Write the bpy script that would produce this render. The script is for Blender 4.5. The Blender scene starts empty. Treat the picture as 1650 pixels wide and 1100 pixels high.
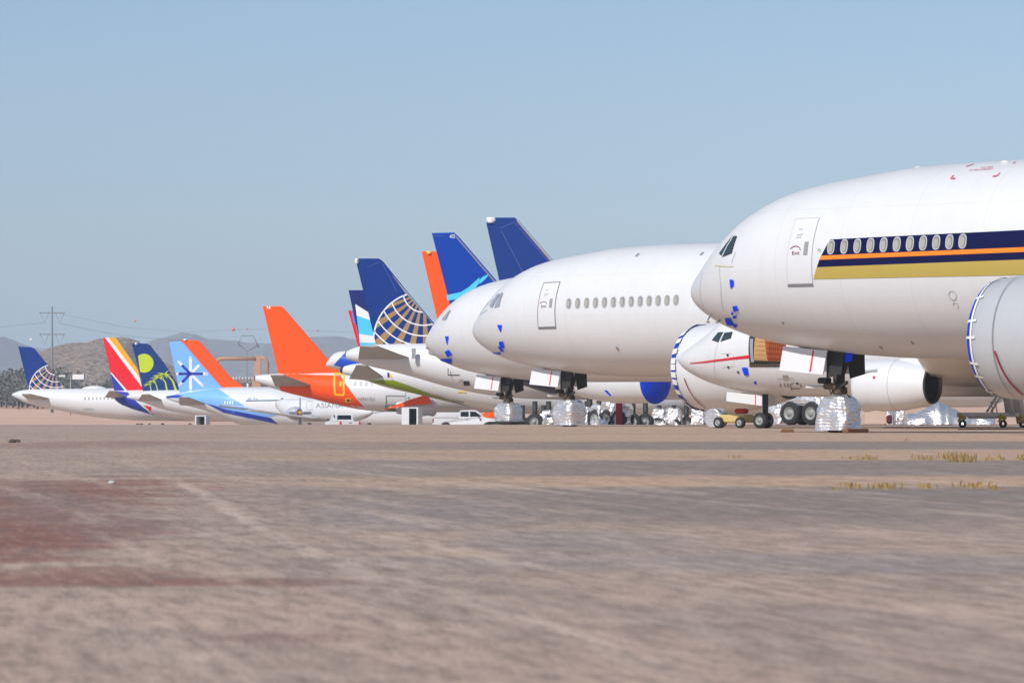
import bpy, math, random
from mathutils import Vector, Matrix, noise
random.seed(7)
C = bpy.context.scene.collection
# ---------------------------------------------------------------- camera model
F, CX, CY, H = 7500.0, 825.0, 666.0, 0.62      # focal length and principal row in pixels of a 1650 wide picture, eye height
def pt(px, py, D):                              # point D metres away seen at (px, py)
    return Vector(((px-CX)/F*D, D, H-(py-CY)/F*D))
def ray(px, py):
    return Vector((0, 0, H)), Vector(((px-CX)/F, 1, -(py-CY)/F))
GP = [(-50,0),(0,0),(262,0),(330,-.35),(405,-1.0),(450,-1.7),(530,-2.8),(760,-3.0),(1000,-1.2),(1400,2.9),(2200,4),(3500,10),(30000,20)]
def ground(y):
    for (a, za), (b, zb) in zip(GP, GP[1:]):
        if y <= b:
            t = (y-a)/(b-a); t = t*t*(3-2*t) if b > 262 and b < 2000 else t
            return za+(zb-za)*t
    return GP[-1][1]

# ---------------------------------------------------------------- materials
def nodes(name):
    m = bpy.data.materials.new(name); m.use_nodes = True
    nt = m.node_tree; b = nt.nodes['Principled BSDF']
    return m, nt, b
def N(nt, t, **kw):
    n = nt.nodes.new(t)
    for k, v in kw.items():
        if k in n.inputs.keys() if hasattr(n.inputs, 'keys') else False: n.inputs[k].default_value = v
        else: setattr(n, k, v)
    return n
def mixc(nt, fac, a, b, mode='MIX'):
    n = nt.nodes.new('ShaderNodeMix'); n.data_type = 'RGBA'; n.blend_type = mode
    for i, v in ((0, fac), (6, a), (7, b)):
        if isinstance(v, bpy.types.NodeSocket): nt.links.new(v, n.inputs[i])
        else: n.inputs[i].default_value = v if i == 0 else (*v[:3], 1)
    return n.outputs[2]
def math_(nt, op, a, b=None, c=None):
    n = nt.nodes.new('ShaderNodeMath'); n.operation = op
    for i, v in enumerate((a, b, c)):
        if v is None: continue
        if isinstance(v, bpy.types.NodeSocket): nt.links.new(v, n.inputs[i])
        else: n.inputs[i].default_value = v
    return n.outputs[0]
def ramp(nt, fac, stops):
    n = nt.nodes.new('ShaderNodeValToRGB'); e = n.color_ramp.elements
    while len(e) < len(stops): e.new(.5)
    for i, (p, c) in enumerate(stops):
        e[i].position = p; e[i].color = (*c[:3], 1) if not isinstance(c, (int, float)) else (c, c, c, 1)
    nt.links.new(fac, n.inputs[0]); return n.outputs[0]
def noise_(nt, scale, detail=4, vec=None, rough=.55):
    n = nt.nodes.new('ShaderNodeTexNoise'); n.inputs['Scale'].default_value = scale
    n.inputs['Detail'].default_value = detail; n.inputs['Roughness'].default_value = rough
    if vec is not None: nt.links.new(vec, n.inputs['Vector'])
    return n.outputs[0]
def coord(nt, kind='Object', scale=None):
    t = nt.nodes.new('ShaderNodeTexCoord').outputs[kind]
    if scale:
        m = nt.nodes.new('ShaderNodeMapping'); m.inputs['Scale'].default_value = scale
        nt.links.new(t, m.inputs['Vector']); t = m.outputs[0]
    return t
def bump(nt, b, h, strength=.3, dist=.05):
    n = nt.nodes.new('ShaderNodeBump'); n.inputs['Strength'].default_value = strength; n.inputs['Distance'].default_value = dist
    nt.links.new(h, n.inputs['Height']); nt.links.new(n.outputs[0], b.inputs['Normal'])
def S(r, g=None, b=None):                        # sRGB 0-255 to linear
    f = lambda c: (c/255/12.92 if c/255 <= .04045 else ((c/255+.055)/1.055)**2.4)
    return tuple(f(x) for x in (r, g, b))
S0 = S
MATS = {}
def paint(name, col, rough=.32, metal=0, dirt=.10, seams=False):
    if name in MATS: return MATS[name]
    m, nt, b = nodes(name)
    v = coord(nt); n1 = noise_(nt, .35, 5, v, .6); n2 = noise_(nt, 6, 4, coord(nt, 'Object', (1, 1, .25)))
    f = math_(nt, 'MULTIPLY', ramp(nt, n1, [(.40, 0), (.75, 1)]), dirt)
    f2 = math_(nt, 'MULTIPLY', ramp(nt, n2, [(.45, 0), (.8, 1)]), dirt*.6)
    f = math_(nt, 'ADD', f, f2)
    dk = tuple(c*.55+.02 for c in col)
    c = mixc(nt, f, col, dk)
    if seams:
        s = nt.nodes.new('ShaderNodeSeparateXYZ'); nt.links.new(v, s.inputs[0])
        fr = math_(nt, 'FRACT', math_(nt, 'MULTIPLY', s.outputs[0], .37))
        l1 = math_(nt, 'LESS_THAN', fr, .010)
        fz = math_(nt, 'FRACT', math_(nt, 'MULTIPLY_ADD', s.outputs[2], .52, .31))
        l2 = math_(nt, 'LESS_THAN', fz, .009)
        c = mixc(nt, math_(nt, 'MULTIPLY', math_(nt, 'MAXIMUM', l1, l2), .11), c, (.12, .12, .13))
        # rain streaks and soot towards the keel grow out of patchy noise
        n3 = noise_(nt, 1.0, 5, coord(nt, 'Object', (2.2, 2.2, .18)))
        st = math_(nt, 'MULTIPLY', ramp(nt, n3, [(.52, 0), (.72, 1)]), .06)
        c = mixc(nt, st, c, (.33, .30, .26))
    nt.links.new(c, b.inputs['Base Color'])
    nt.links.new(math_(nt, 'ADD', math_(nt, 'MULTIPLY', n1, .22), rough-.1), b.inputs['Roughness'])
    b.inputs['Metallic'].default_value = metal
    if max(col)-min(col) > .25*max(col) and not metal: b.inputs['Specular IOR Level'].default_value = .14
    MATS[name] = m; return m
def foil():
    m, nt, b = nodes('foil sheeting')
    n1 = noise_(nt, 1.5, 2, coord(nt, 'Object', (1, 1, 2.4)), .5); n2 = noise_(nt, 4.5, 3, coord(nt, 'Object', (1, 1, 1.6)), .5)
    wv = nt.nodes.new('ShaderNodeTexWave'); wv.bands_direction = 'Z'; wv.inputs['Scale'].default_value = 1.6; wv.inputs['Distortion'].default_value = 9; wv.inputs['Detail'].default_value = 3; wv.inputs['Detail Scale'].default_value = 1.2
    nt.links.new(coord(nt, 'Object', (.8, .8, 1.6)), wv.inputs['Vector'])
    h = math_(nt, 'ADD', math_(nt, 'MULTIPLY', wv.outputs[1], .25), math_(nt, 'ADD', n1, math_(nt, 'MULTIPLY', n2, .5)))
    bump(nt, b, h, .6, .10)
    b.inputs['Base Color'].default_value = (.80, .81, .83, 1); b.inputs['Metallic'].default_value = .72; b.inputs['Roughness'].default_value = .33
    return m
WHITE = paint('white airliner paint', (.715, .725, .735), .36, seams=True)
WHITE2 = paint('plain white paint', (.72, .73, .74), .40)
OFFWH = paint('off white paint', (.72, .71, .68), .45)
GREYN = paint('grey nacelle paint', (.47, .49, .51), .33, dirt=.14)
NAVY = paint('navy paint', S(13, 17, 66), .3, dirt=.05)
ORNG = paint('orange stripe paint', S(255, 138, 44), .4)
GOLD = paint('gold paint', S(186, 163, 84), .42)
UBLUE = paint('royal blue paint', S(0, 50, 130), .6, dirt=.10)
UBLUE2 = paint('deep blue paint', S(0, 60, 160), .6, dirt=.06)
DNAVY = paint('dark blue paint', S(26, 42, 112), .35)
UGOLD = paint('globe gold paint', S(165, 132, 88), .4)
UWHITE = paint('line white paint', (.84, .84, .83), .4)
TAPE = paint('blue tape', S(0, 72, 255), .6, dirt=.08)
TAPEW = paint('white tape', (.85, .85, .83), .5)
RED = paint('red marking paint', S(214, 40, 62), .4)
ORANGE = paint('bright orange paint', S(255, 88, 8), .5, dirt=.07)
SRED = paint('scarlet paint', S(236, 24, 40), .35)
SYEL = paint('amber paint', S(255, 176, 22), .35)
SBLUE = paint('cobalt paint', S(42, 62, 170), .35)
LBLUE = paint('light blue paint', S(128, 184, 244), .35)
CYAN = paint('cyan paint', S(84, 200, 248), .35)
GNAVY = paint('dusk blue paint', S(20, 56, 122), .35)
LIME = paint('lime paint', S(192, 212, 50), .4)
GREEN = paint('olive green paint', S(140, 160, 30), .4)
YEL = paint('yellow paint', S(250, 200, 60), .4)
STABM = paint('stabiliser grey paint', (.40, .39, .38), .4)
DARK = paint('dark bay metal', (.022, .021, .02), .6)
RUBBER = paint('tyre rubber', (.02, .02, .021), .8)
STEEL = paint('bare steel', (.45, .45, .45), .35, metal=.8)
GREYP = paint('grey paint', (.30, .31, .33), .5)
BRONZE = paint('oily bronze metal', (.13, .085, .05), .5, metal=.3)
WHEEL = paint('wheel hub paint', (.30, .31, .30), .5, dirt=.4)
EXH = paint('exhaust metal', (.16, .15, .14), .38, metal=.7)
PANE = paint('pale window shade', (.40, .39, .34), .3)
PRING = paint('window rim', (.55, .56, .55), .35, metal=.2)
GAP = paint('dark seam grey', (.22, .22, .23), .6)  # dark grey of door joints, cowl seams and window surrounds
GAPL = paint('light seam grey', (.50, .51, .53), .5)
SILV = paint('silver shade film', (.50, .53, .58), .3, metal=.4)
WOODL = paint('plywood', S(196, 150, 98), .7, dirt=.4)
WOODD = paint('varnished boards', S(168, 82, 36), .6, dirt=.5)
LUMBER = paint('timber block', S(128, 92, 70), .85, dirt=.4)
BEIGE = paint('carton board', S(214, 190, 172), .8)
DUCT = paint('tan duct metal', S(190, 150, 122), .6, dirt=.4)
POLE = paint('weathered steel', S(120, 126, 132), .6)
BALLW = paint('white marker ball paint', (.85, .83, .8), .4)
BALLO = paint('orange marker ball paint', S(240, 110, 80), .4)
FOIL = foil()
def glass(name, col):
    m, nt, b = nodes(name); b.inputs['Base Color'].default_value = (*col, 1); b.inputs['Roughness'].default_value = .06
    b.inputs['Specular IOR Level'].default_value = .8; MATS[name] = m; return m
GLASS = glass('tinted cockpit glass', (.035, .055, .06))
TGLASS = glass('dark car glass', (.01, .014, .02)); TGLASS.node_tree.nodes['Principled BSDF'].inputs['Specular IOR Level'].default_value = .25
LAMP = glass('red lamp lens', (.6, .02, .03))
COVERF = paint('blue cover film', S(4, 62, 205), .45, dirt=.1)

# ---------------------------------------------------------------- mesh builder
class MB:
    def __init__(s): s.v, s.f, s.m, s.sm = [], [], [], []
    def add(s, vs, fs, mi=0, smooth=False):
        o = len(s.v); s.v += [Vector(p) for p in vs]
        for f in fs: s.f.append([i+o for i in f]); s.m.append(mi); s.sm.append(smooth)
    def loft(s, rings, mi=0, cap0=True, cap1=True, smooth=True, closed=True):
        n = len(rings[0]); vs = [p for r in rings for p in r]; fs = []
        for i in range(len(rings)-1):
            for j in range(n if closed else n-1):
                k = (j+1) % n; fs.append((i*n+j, i*n+k, (i+1)*n+k, (i+1)*n+j))
        s.add(vs, fs, mi, smooth)
        o = len(s.v)-len(vs)
        if cap0: s.f.append([o+j for j in range(n)][::-1]); s.m.append(mi); s.sm.append(False)
        if cap1: s.f.append([o+(len(rings)-1)*n+j for j in range(n)]); s.m.append(mi); s.sm.append(False)
        return s
    def revolve(s, prof, org, ax, mi=0, n=40, cap0=False, cap1=False):   # prof: (distance along ax, radius)
        ax = Vector(ax).normalized(); u = ax.orthogonal().normalized(); w = ax.cross(u)
        s.loft([[Vector(org)+ax*d+(u*math.cos(t)+w*math.sin(t))*max(r, 1e-4) for t in [2*math.pi*k/n for k in range(n)]] for d, r in prof], mi, cap0, cap1)
        return s
    def tube(s, path, r, mi=0, n=10):
        path = [Vector(p) for p in path]; rings = []
        for i, p in enumerate(path):
            d = (path[min(i+1, len(path)-1)]-path[max(i-1, 0)]).normalized()
            u = d.cross(Vector((0, 0, 1))); u = Vector((1, 0, 0)) if u.length < 1e-3 else u.normalized(); w = d.cross(u)
            rr = r[i] if isinstance(r, (list, tuple)) else r
            rings.append([p+(u*math.cos(2*math.pi*k/n)+w*math.sin(2*math.pi*k/n))*rr for k in range(n)])
        s.loft(rings, mi); return s
    def box(s, c, d, mi=0, rot=None, bev=0):
        x, y, z = d[0]/2, d[1]/2, d[2]/2; R = rot or Matrix.Identity(3); c = Vector(c)
        if bev:
            def ring(zz, i):
                pts = []
                for sx, sy in ((1, 1), (-1, 1), (-1, -1), (1, -1)):
                    a = (sx*(x-i), sy*(y-i-bev)), (sx*(x-i-bev), sy*(y-i))
                    pts += a if sx*sy > 0 else a[::-1]
                return [c+R @ Vector((*p, zz)) for p in pts]
            s.loft([ring(-z, bev), ring(-z+bev, 0), ring(z-bev, 0), ring(z, bev)], mi, smooth=False); return s
        vs = [c+R @ Vector((a*x, b*y, e*z)) for e in (-1, 1) for a, b in ((-1, -1), (1, -1), (1, 1), (-1, 1))]
        s.add(vs, [(3, 2, 1, 0), (4, 5, 6, 7), (0, 1, 5, 4), (1, 2, 6, 5), (2, 3, 7, 6), (3, 0, 4, 7)], mi); return s
    def prism(s, poly, off, mi=0):              # poly: 3-D outline, off: extrusion vector
        poly = [Vector(p) for p in poly]; n = len(poly); off = Vector(off)
        vs = poly+[p+off for p in poly]
        s.add(vs, [tuple(range(n))[::-1], tuple(range(n, 2*n))]+[(i, (i+1) % n, n+(i+1) % n, n+i) for i in range(n)], mi); return s
    def build(s, name, mats, parent=None):
        me = bpy.data.meshes.new(name); me.from_pydata([tuple(p) for p in s.v], [], s.f)
        for m in (mats if isinstance(mats, (list, tuple)) else [mats]): me.materials.append(m)
        me.polygons.foreach_set('material_index', s.m); me.polygons.foreach_set('use_smooth', s.sm)
        import bmesh
        bm = bmesh.new(); bm.from_mesh(me); bmesh.ops.recalc_face_normals(bm, faces=bm.faces); bm.to_mesh(me); bm.free()
        me.update()
        o = bpy.data.objects.new(name, me); C.objects.link(o)
        if parent: o.parent = parent
        return o
def tag(o, label=None, cat=None, group=None, kind=None):
    for k, v in (('label', label), ('category', cat), ('group', group), ('kind', kind)):
        if v: o[k] = v
    return o
def thing(name, label, cat, loc, rz=0, group=None):
    o = bpy.data.objects.new(name, None); C.objects.link(o); o.location = loc; o.rotation_euler = (0, 0, rz)
    o.empty_display_size = .5
    return tag(o, label, cat, group)
def text_verts(body, size=1.0):                  # flat text, returns vertices and faces, x from 0, height about .7*size
    cu = bpy.data.curves.new('lettering', 'FONT'); cu.body = body; cu.size = size
    o = bpy.data.objects.new('lettering', cu); C.objects.link(o)
    bpy.context.view_layer.update()
    me = o.evaluated_get(bpy.context.evaluated_depsgraph_get()).to_mesh()
    vs = [v.co.copy() for v in me.vertices]; fs = [tuple(p.vertices) for p in me.polygons]
    o.to_mesh_clear(); bpy.data.objects.remove(o); bpy.data.curves.remove(cu)
    return vs, fs
def pchip(xs, ys):
    n = len(xs); h = [xs[i+1]-xs[i] for i in range(n-1)]; d = [(ys[i+1]-ys[i])/h[i] for i in range(n-1)]
    m = [0]*n; m[0] = d[0]; m[-1] = d[-1]
    for i in range(1, n-1):
        if d[i-1]*d[i] > 0:
            w1, w2 = 2*h[i]+h[i-1], h[i]+2*h[i-1]; m[i] = (w1+w2)/(w1/d[i-1]+w2/d[i])
    def f(x):
        if x <= xs[0]: return ys[0]+(x-xs[0])*0
        if x >= xs[-1]: return ys[-1]
        i = 0
        while xs[i+1] < x: i += 1
        t = (x-xs[i])/h[i]; t2 = t*t; t3 = t2*t
        return (2*t3-3*t2+1)*ys[i]+(t3-2*t2+t)*h[i]*m[i]+(-2*t3+3*t2)*ys[i+1]+(t3-t2)*h[i]*m[i+1]
    return f
def clip(poly, conv):                            # Sutherland-Hodgman in 2-D; conv counter-clockwise
    out = list(poly)
    for i in range(len(conv)):
        a, b = conv[i], conv[(i+1) % len(conv)]
        ins = lambda p: (b[0]-a[0])*(p[1]-a[1])-(b[1]-a[1])*(p[0]-a[0]) >= 0
        src, out = out, []
        for j in range(len(src)):
            p, q = src[j-1], src[j]
            if ins(p) != ins(q):
                dx, dy = q[0]-p[0], q[1]-p[1]; ex, ey = b[0]-a[0], b[1]-a[1]
                den = ex*dy-ey*dx
                if abs(den) > 1e-12:
                    t = (ex*(a[1]-p[1])-ey*(a[0]-p[0]))/den; out.append((p[0]+t*dx, p[1]+t*dy))
            if ins(q): out.append(q)
        if not out: return []
    return out
def ccw(p): return p if sum(p[i-1][0]*p[i][1]-p[i][0]*p[i-1][1] for i in range(len(p))) > 0 else p[::-1]

# ---------------------------------------------------------------- airliners
# local frame: +X forwards, +Y to port, +Z up, z = 0 on the ground under the wheels
class Plane:
    def __init__(s, name, label, cat, ref, phi, x_ref=0.0, gz=0.0):   # ref: world point (X, Y) that sits at local x = x_ref on the centre line
        s.fwd = Vector((math.cos(phi), math.sin(phi), 0)); s.port = Vector((-math.sin(phi), math.cos(phi), 0))
        p = Vector((ref[0], ref[1], 0))-s.fwd*x_ref; p.z = gz
        s.org = p; s.phi = phi; s.root = thing(name, label, cat, p, phi)
        s.near = 1 if s.port.y < 0 else -1        # the side that faces the camera
    def loc(s, w): d = w-s.org; return Vector((d.dot(s.fwd), d.dot(s.port), d.z))
    def wor(s, l): return s.org+s.fwd*l[0]+s.port*l[1]+Vector((0, 0, l[2]))
    def on(s, px, py, y=0.0):                     # where the line of sight meets the lengthwise plane at local y
        o, d = ray(px, py); o, d = s.loc(o), Vector((d.dot(s.fwd), d.dot(s.port), d.z))
        return o+d*((y-o.y)/d.y)
    def set_profile(s, xs, zb, zt, hw, R=None, kpow=1.0):
        order = sorted(range(len(xs)), key=lambda i: xs[i])
        xs = [xs[i] for i in order]; zb = [zb[i] for i in order]; zt = [zt[i] for i in order]; hw = [hw[i] for i in order]
        s.x0, s.x1 = xs[0], xs[-1]; s.nose = None
        s.fb, s.ft, s.fh = pchip(xs, zb), pchip(xs, zt), pchip(xs, hw)
        s.st = lambda x: (s.fb(x), s.ft(x), s.fh(x)); s.xs = xs
    def set_nose_profile(s, tab, L):              # tab: distance behind the nose tip, bottom, top, half width; x = -distance
        u = [math.sqrt(t[0]) for t in tab]
        fb, ft, fh = (pchip(u, [t[k] for t in tab]) for k in (1, 2, 3))
        s.x0, s.x1 = -L, 0.0
        s.st = lambda x: (fb(math.sqrt(max(-x, 0))), ft(math.sqrt(max(-x, 0))), fh(math.sqrt(max(-x, 0))))
    def sec(s, x, a):                             # surface point at station x, angle a from the crown, towards the near side
        b, t, h = s.st(x); return Vector((x, s.near*h*math.sin(a), (b+t)/2+(t-b)/2*math.cos(a)))
    def surf(s, x, z, off=0.0, side=None):
        b, t, h = s.st(x); m, r = (b+t)/2, max((t-b)/2, 1e-3)
        a = math.acos(max(-1, min(1, (z-m)/r)))
        p = s.sec(x, a)
        e = .02; tx = s.sec(min(x+e, s.x1), a)-s.sec(max(x-e, s.x0), a); ta = s.sec(x, a+.01)-s.sec(x, a-.01)
        n = tx.cross(ta)
        if n.length > 1e-9:
            n.normalize()
            if n.dot(Vector((0, p.y, p.z-m))) < 0: n = -n
            p = p+n*off
        if side is not None and side != s.near: p.y = -p.y
        return p
    def hit(s, px, py, need=False):               # line of sight onto the fuselage: (x, z)
        o, d = ray(px, py); o, d = s.loc(o), Vector((d.dot(s.fwd), d.dot(s.port), d.z))
        def inside(t):
            p = o+d*t
            if not s.x0 < p.x < s.x1: return False
            b, tt, h = s.st(p.x); r = max((tt-b)/2, 1e-3); h = max(h, 1e-3)
            return (p.y/h)**2+((p.z-(b+tt)/2)/r)**2 < 1
        tm = (0-o.y)/d.y; t0 = tm-6; t1 = tm+3.5; k = t0
        while k < t1:
            if inside(k):
                a, b = k-.1, k
                for _ in range(18):
                    c = (a+b)/2
                    if inside(c): b = c
                    else: a = c
                p = o+d*b; return p.x, p.z
            k += .1
        if need: return None
        p = o+d*tm; x = max(s.x0, min(s.x1, p.x)); b, t, h = s.st(x)
        return x, max(b, min(t, p.z))
    def fuselage(s, mat, n_st=90, n=56, power=1.0, name='fuselage', xa=None, xb=None):
        mb = MB(); L = s.x1-s.x0; rings = []
        for i in range(n_st+1):
            f = i/n_st; x = s.x1-L*f**power if power != 1 else s.x1-L*f
            if i == 0 and power != 1: x = s.x1-.004
            b, t, h = s.st(x); m, r = (b+t)/2, max((t-b)/2, .01); h = max(h, .01)
            rings.append([Vector((x, h*math.sin(2*math.pi*k/n), m+r*math.cos(2*math.pi*k/n))) for k in range(n)])
        mb.loft(rings); return mb.build(name, mat, s.root)
    # patches on the skin, outlines given as picture points of the photograph
    def quad(s, mb, q, mi=0, off=.012, nu=6, nv=6):
        c = [s.hit(*p) for p in q]; s.quad_xz(mb, c, mi, off, nu, nv)
    def quad_xz(s, mb, c, mi=0, off=.012, nu=6, nv=6):
        vs = []
        for i in range(nu+1):
            for j in range(nv+1):
                u, v = i/nu, j/nv
                x = (c[0][0]*(1-u)+c[1][0]*u)*(1-v)+(c[3][0]*(1-u)+c[2][0]*u)*v
                z = (c[0][1]*(1-u)+c[1][1]*u)*(1-v)+(c[3][1]*(1-u)+c[2][1]*u)*v
                vs.append(s.surf(x, z, off))
        mb.add(vs, [(i*(nv+1)+j, (i+1)*(nv+1)+j, (i+1)*(nv+1)+j+1, i*(nv+1)+j+1) for i in range(nu) for j in range(nv)], mi, True)
    def oval(s, mb, x, z, w, h, mi=0, off=.012, e=.78, n=24):
        vs = [s.surf(x, z, off)]
        for k in range(n):
            t = 2*math.pi*k/n; c, q = math.cos(t), math.sin(t)
            vs.append(s.surf(x+w/2*math.copysign(abs(c)**e, c), z+h/2*math.copysign(abs(q)**e, q), off))
        mb.add(vs, [(0, 1+k, 1+(k+1) % n) for k in range(n)], mi)
    def line(s, mb, pts, w, mi=0, off=.010):      # a seam of width w along (x, z) points
        for (xa, za), (xb, zb) in zip(pts, pts[1:]):
            k = max(2, int(math.hypot(xb-xa, zb-za)/.25)); vs = []
            dx, dz = xb-xa, zb-za; l = math.hypot(dx, dz) or 1; nx, nz = -dz/l*w/2, dx/l*w/2
            for i in range(k+1):
                f = i/k; x, z = xa+dx*f, za+dz*f
                vs += [s.surf(x+nx, z+nz, off), s.surf(x-nx, z-nz, off)]
            mb.add(vs, [(2*i, 2*i+1, 2*i+3, 2*i+2) for i in range(k)], mi)
    def text(s, mb, body, p0, p1, hpx, mi=0, off=.015):   # lettering whose base line runs from p0 to p1 in the photograph
        vs, fs = text_verts(body); w = max(v.x for v in vs) or 1
        def m(v):
            f = v.x/w; px = p0[0]+(p1[0]-p0[0])*f; py = p0[1]+(p1[1]-p0[1])*f-v.y/.69*hpx
            return s.surf(*s.hit(px, py), off)
        mb.add([m(v) for v in vs], fs, mi)
    def fin(s, outline, mat, art=(), t=.13, inset=.10, extra=(), name='vertical_stabiliser', flat2=True):
        # outline in picture points; art: list of (mat index, polygon in picture points)
        P = [s.on(*p) for p in outline]; P = ccw([(p.x, p.z) for p in P])
        n = len(P); cx = sum(p[0] for p in P)/n; cz = sum(p[1] for p in P)/n
        ins = []
        for i in range(n):
            a, b, c = P[i-1], P[i], P[(i+1) % n]
            e1 = Vector((b[0]-a[0], b[1]-a[1])).normalized(); e2 = Vector((c[0]-b[0], c[1]-b[1])).normalized()
            n1, n2 = Vector((-e1.y, e1.x)), Vector((-e2.y, e2.x)); bi = n1+n2
            bi = bi/max(bi.length_squared/2, .25) if bi.length > 1e-6 else n1
            ins.append((b[0]+bi.x*inset, b[1]+bi.y*inset))
        mb = MB(); nv = []
        for y, Q in ((-t, ins), (-.02, P), (.02, P), (t, ins)): nv += [Vector((q[0], y, q[1])) for q in Q]
        fs = []
        for r in range(3): fs += [(r*n+i, r*n+(i+1) % n, (r+1)*n+(i+1) % n, (r+1)*n+i) for i in range(n)]
        fs += [tuple(range(n))[::-1], tuple(range(3*n, 4*n))]
        mb.add(nv, fs, 0)
        y = s.near*(t+.014); k = 0
        for mi, poly in art:
            if not s.is_convex(P): pass
            q = [s.on(*p) for p in poly]; q = [(p.x, p.z) for p in q]
            q = clip(q, P)
            if len(q) < 3: continue
            k += 1; yy = y+s.near*.0025*(mi+1)
            mb.add([Vector((p[0], yy, p[1])) for p in q], [tuple(range(len(q)))], mi)
        mats = [mat]+list(extra); return mb.build(name, mats, s.root)
    def is_convex(s, P): return True
    def stab(s, root_le, tip_te, c0, c1=1.3, span=4.2, mat=None, t=.15, y0=.9):
        # root_le, tip_te: picture points of the near root leading edge and the near tip trailing edge
        p = s.on(*root_le, -y0); q = s.on(*tip_te, -(y0+span)); tan = max(.15, (p.x-q.x-c1)/span); dih = (q.z-p.z)/span
        for sd in (-1, 1):
            mb = MB()
            def foilsec(f):
                c = c0+(c1-c0)*f; xl = p.x-tan*span*f; z = p.z+dih*span*f; tt = t*(1-.5*f)
                return [Vector((xl-c*u, sd*(y0+span*f), z+tt*w)) for u, w in ((0, 0), (.08, .7), (.3, 1), (.65, .55), (1, .05), (1, -.05), (.65, -.55), (.3, -1), (.08, -.7))]
            mb.loft([foilsec(k/6) for k in range(-1, 7)], smooth=False)
            mb.build('horizontal_stabiliser', mat or STABM, s.root)
    def wing(s, xr, zr, c0, c1, b, tan, dih, y0, mat, t=.5, sides=(-1, 1)):
        for sd in sides:
            mb = MB(); rings = []
            for k in range(9):
                y = y0+(b-y0)*k/8; f = k/8; c = c0+(c1-c0)*min(1, f*1.25 if f < .5 else .625+(f-.5)*.75); xl = xr-tan*(y-y0); z = zr+dih*(y-y0); tt = t*(1-.75*f)
                rings.append([Vector((xl-c*u, sd*y, z+tt*w)) for u, w in ((0, 0), (.05, .6), (.25, 1), (.6, .6), (1, .04), (1, -.04), (.6, -.4), (.25, -.7), (.05, -.45))])
            mb.loft(rings); mb.build('wing', mat, s.root)

def lin(a, b, f): return a+(b-a)*f
def profile_from_pixels(P, top, bot, R, ahead=None, nose=5.0, total=None):
    T = sorted([(lambda p: (p.x, p.z))(P.on(*q)) for q in top]); B = sorted([(lambda p: (p.x, p.z))(P.on(*q)) for q in bot])
    ft, fb = pchip(*zip(*T)), pchip(*zip(*B))
    xa = min(T[0][0], B[0][0]); xe = max(T[-1][0], B[-1][0]); xs = [xa+(xe-xa)*k/24 for k in range(25)]
    zt = [ft(x) for x in xs]; zb = [min(fb(x), ft(x)-.1) for x in xs]
    if total:
        end = xa+total
        if end-nose > xe+1: xs.append(end-nose); zt.append(zt[-1]); zb.append(zb[-1])
        m, r = (zt[-1]+zb[-1])/2, (zt[-1]-zb[-1])/2
        for f, g in ((.35, .9), (.6, .74), (.8, .54), (.92, .34), (1, .02)):
            xs.append(end-nose+nose*f); zt.append(m-.25*r*f+r*g); zb.append(m-.25*r*f-r*g)
    hw = [min(R, (a-b)/2*1.02) for a, b in zip(zt, zb)]
    P.set_profile(xs, zb, zt, hw)

def crumple(mb_rings, amp, sc, seed):
    out = []
    for r in mb_rings:
        out.append([p+Vector((noise.noise(p*sc+Vector((seed, 0, 0))), noise.noise(p*sc+Vector((0, seed, 9))), .5*noise.noise(p*sc+Vector((5, 7, seed)))))*amp for p in r])
    return out
def foil_cover(name, c, L, W, Hh, parent, seed=1, top=.62, amp=.07, lift=.0):
    # a sheet of foil taped round a pair of wheels: boxy below, gathered above
    rings = []; n = 44; nz = 20
    for i in range(nz+1):
        f = i/nz; k = .96+.06*math.sin(3*f+seed) if f < .45 else lin(top, .96+.06*math.sin(1.35+seed), math.sqrt(max(0, 1-((f-.45)/.55)**2)))
        if i == nz: k = top*.5
        e = .32
        ring = []
        for j in range(n):
            t = 2*math.pi*j/n; cc, ss = math.cos(t), math.sin(t)
            ring.append(Vector((c[0]+L/2*k*math.copysign(abs(cc)**e, cc), c[1]+W/2*k*math.copysign(abs(ss)**e, ss), c[2]+lift+Hh*f)))
        rings.append(ring)
    mb = MB(); mb.loft(crumple(crumple(rings, amp, 1.9, seed), amp*.7, 4.2, seed+3), smooth=False)
    return mb.build(name, FOIL, parent)
def tyre(mb, c, r, w, ax, n=36):
    c = Vector(c); ax = Vector(ax).normalized()
    mb.revolve([(-w/2, r*.55), (-w/2, r*.80), (-w*.42, r*.94), (-w*.25, r), (w*.25, r), (w*.42, r*.94), (w/2, r*.80), (w/2, r*.55)], c, ax, 0, n)
def wheel(c, r, w, ax, parent, name='wheel'):
    mb = MB(); tyre(mb, c, r, w, ax); o = mb.build(name, RUBBER, parent)
    hb = MB(); hb.revolve([(-w*.50, r*.02), (-w*.50, r*.2), (-w*.30, r*.24), (-w*.22, r*.44), (-w*.48, r*.5), (-w*.48, r*.565), (0, r*.565), (w*.48, r*.565), (w*.48, r*.5), (w*.30, r*.44), (w*.36, r*.24), (w*.50, r*.2), (w*.50, r*.02)], c, ax, 0, 28)
    hb.build('rim', WHEEL, o); return o

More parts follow.
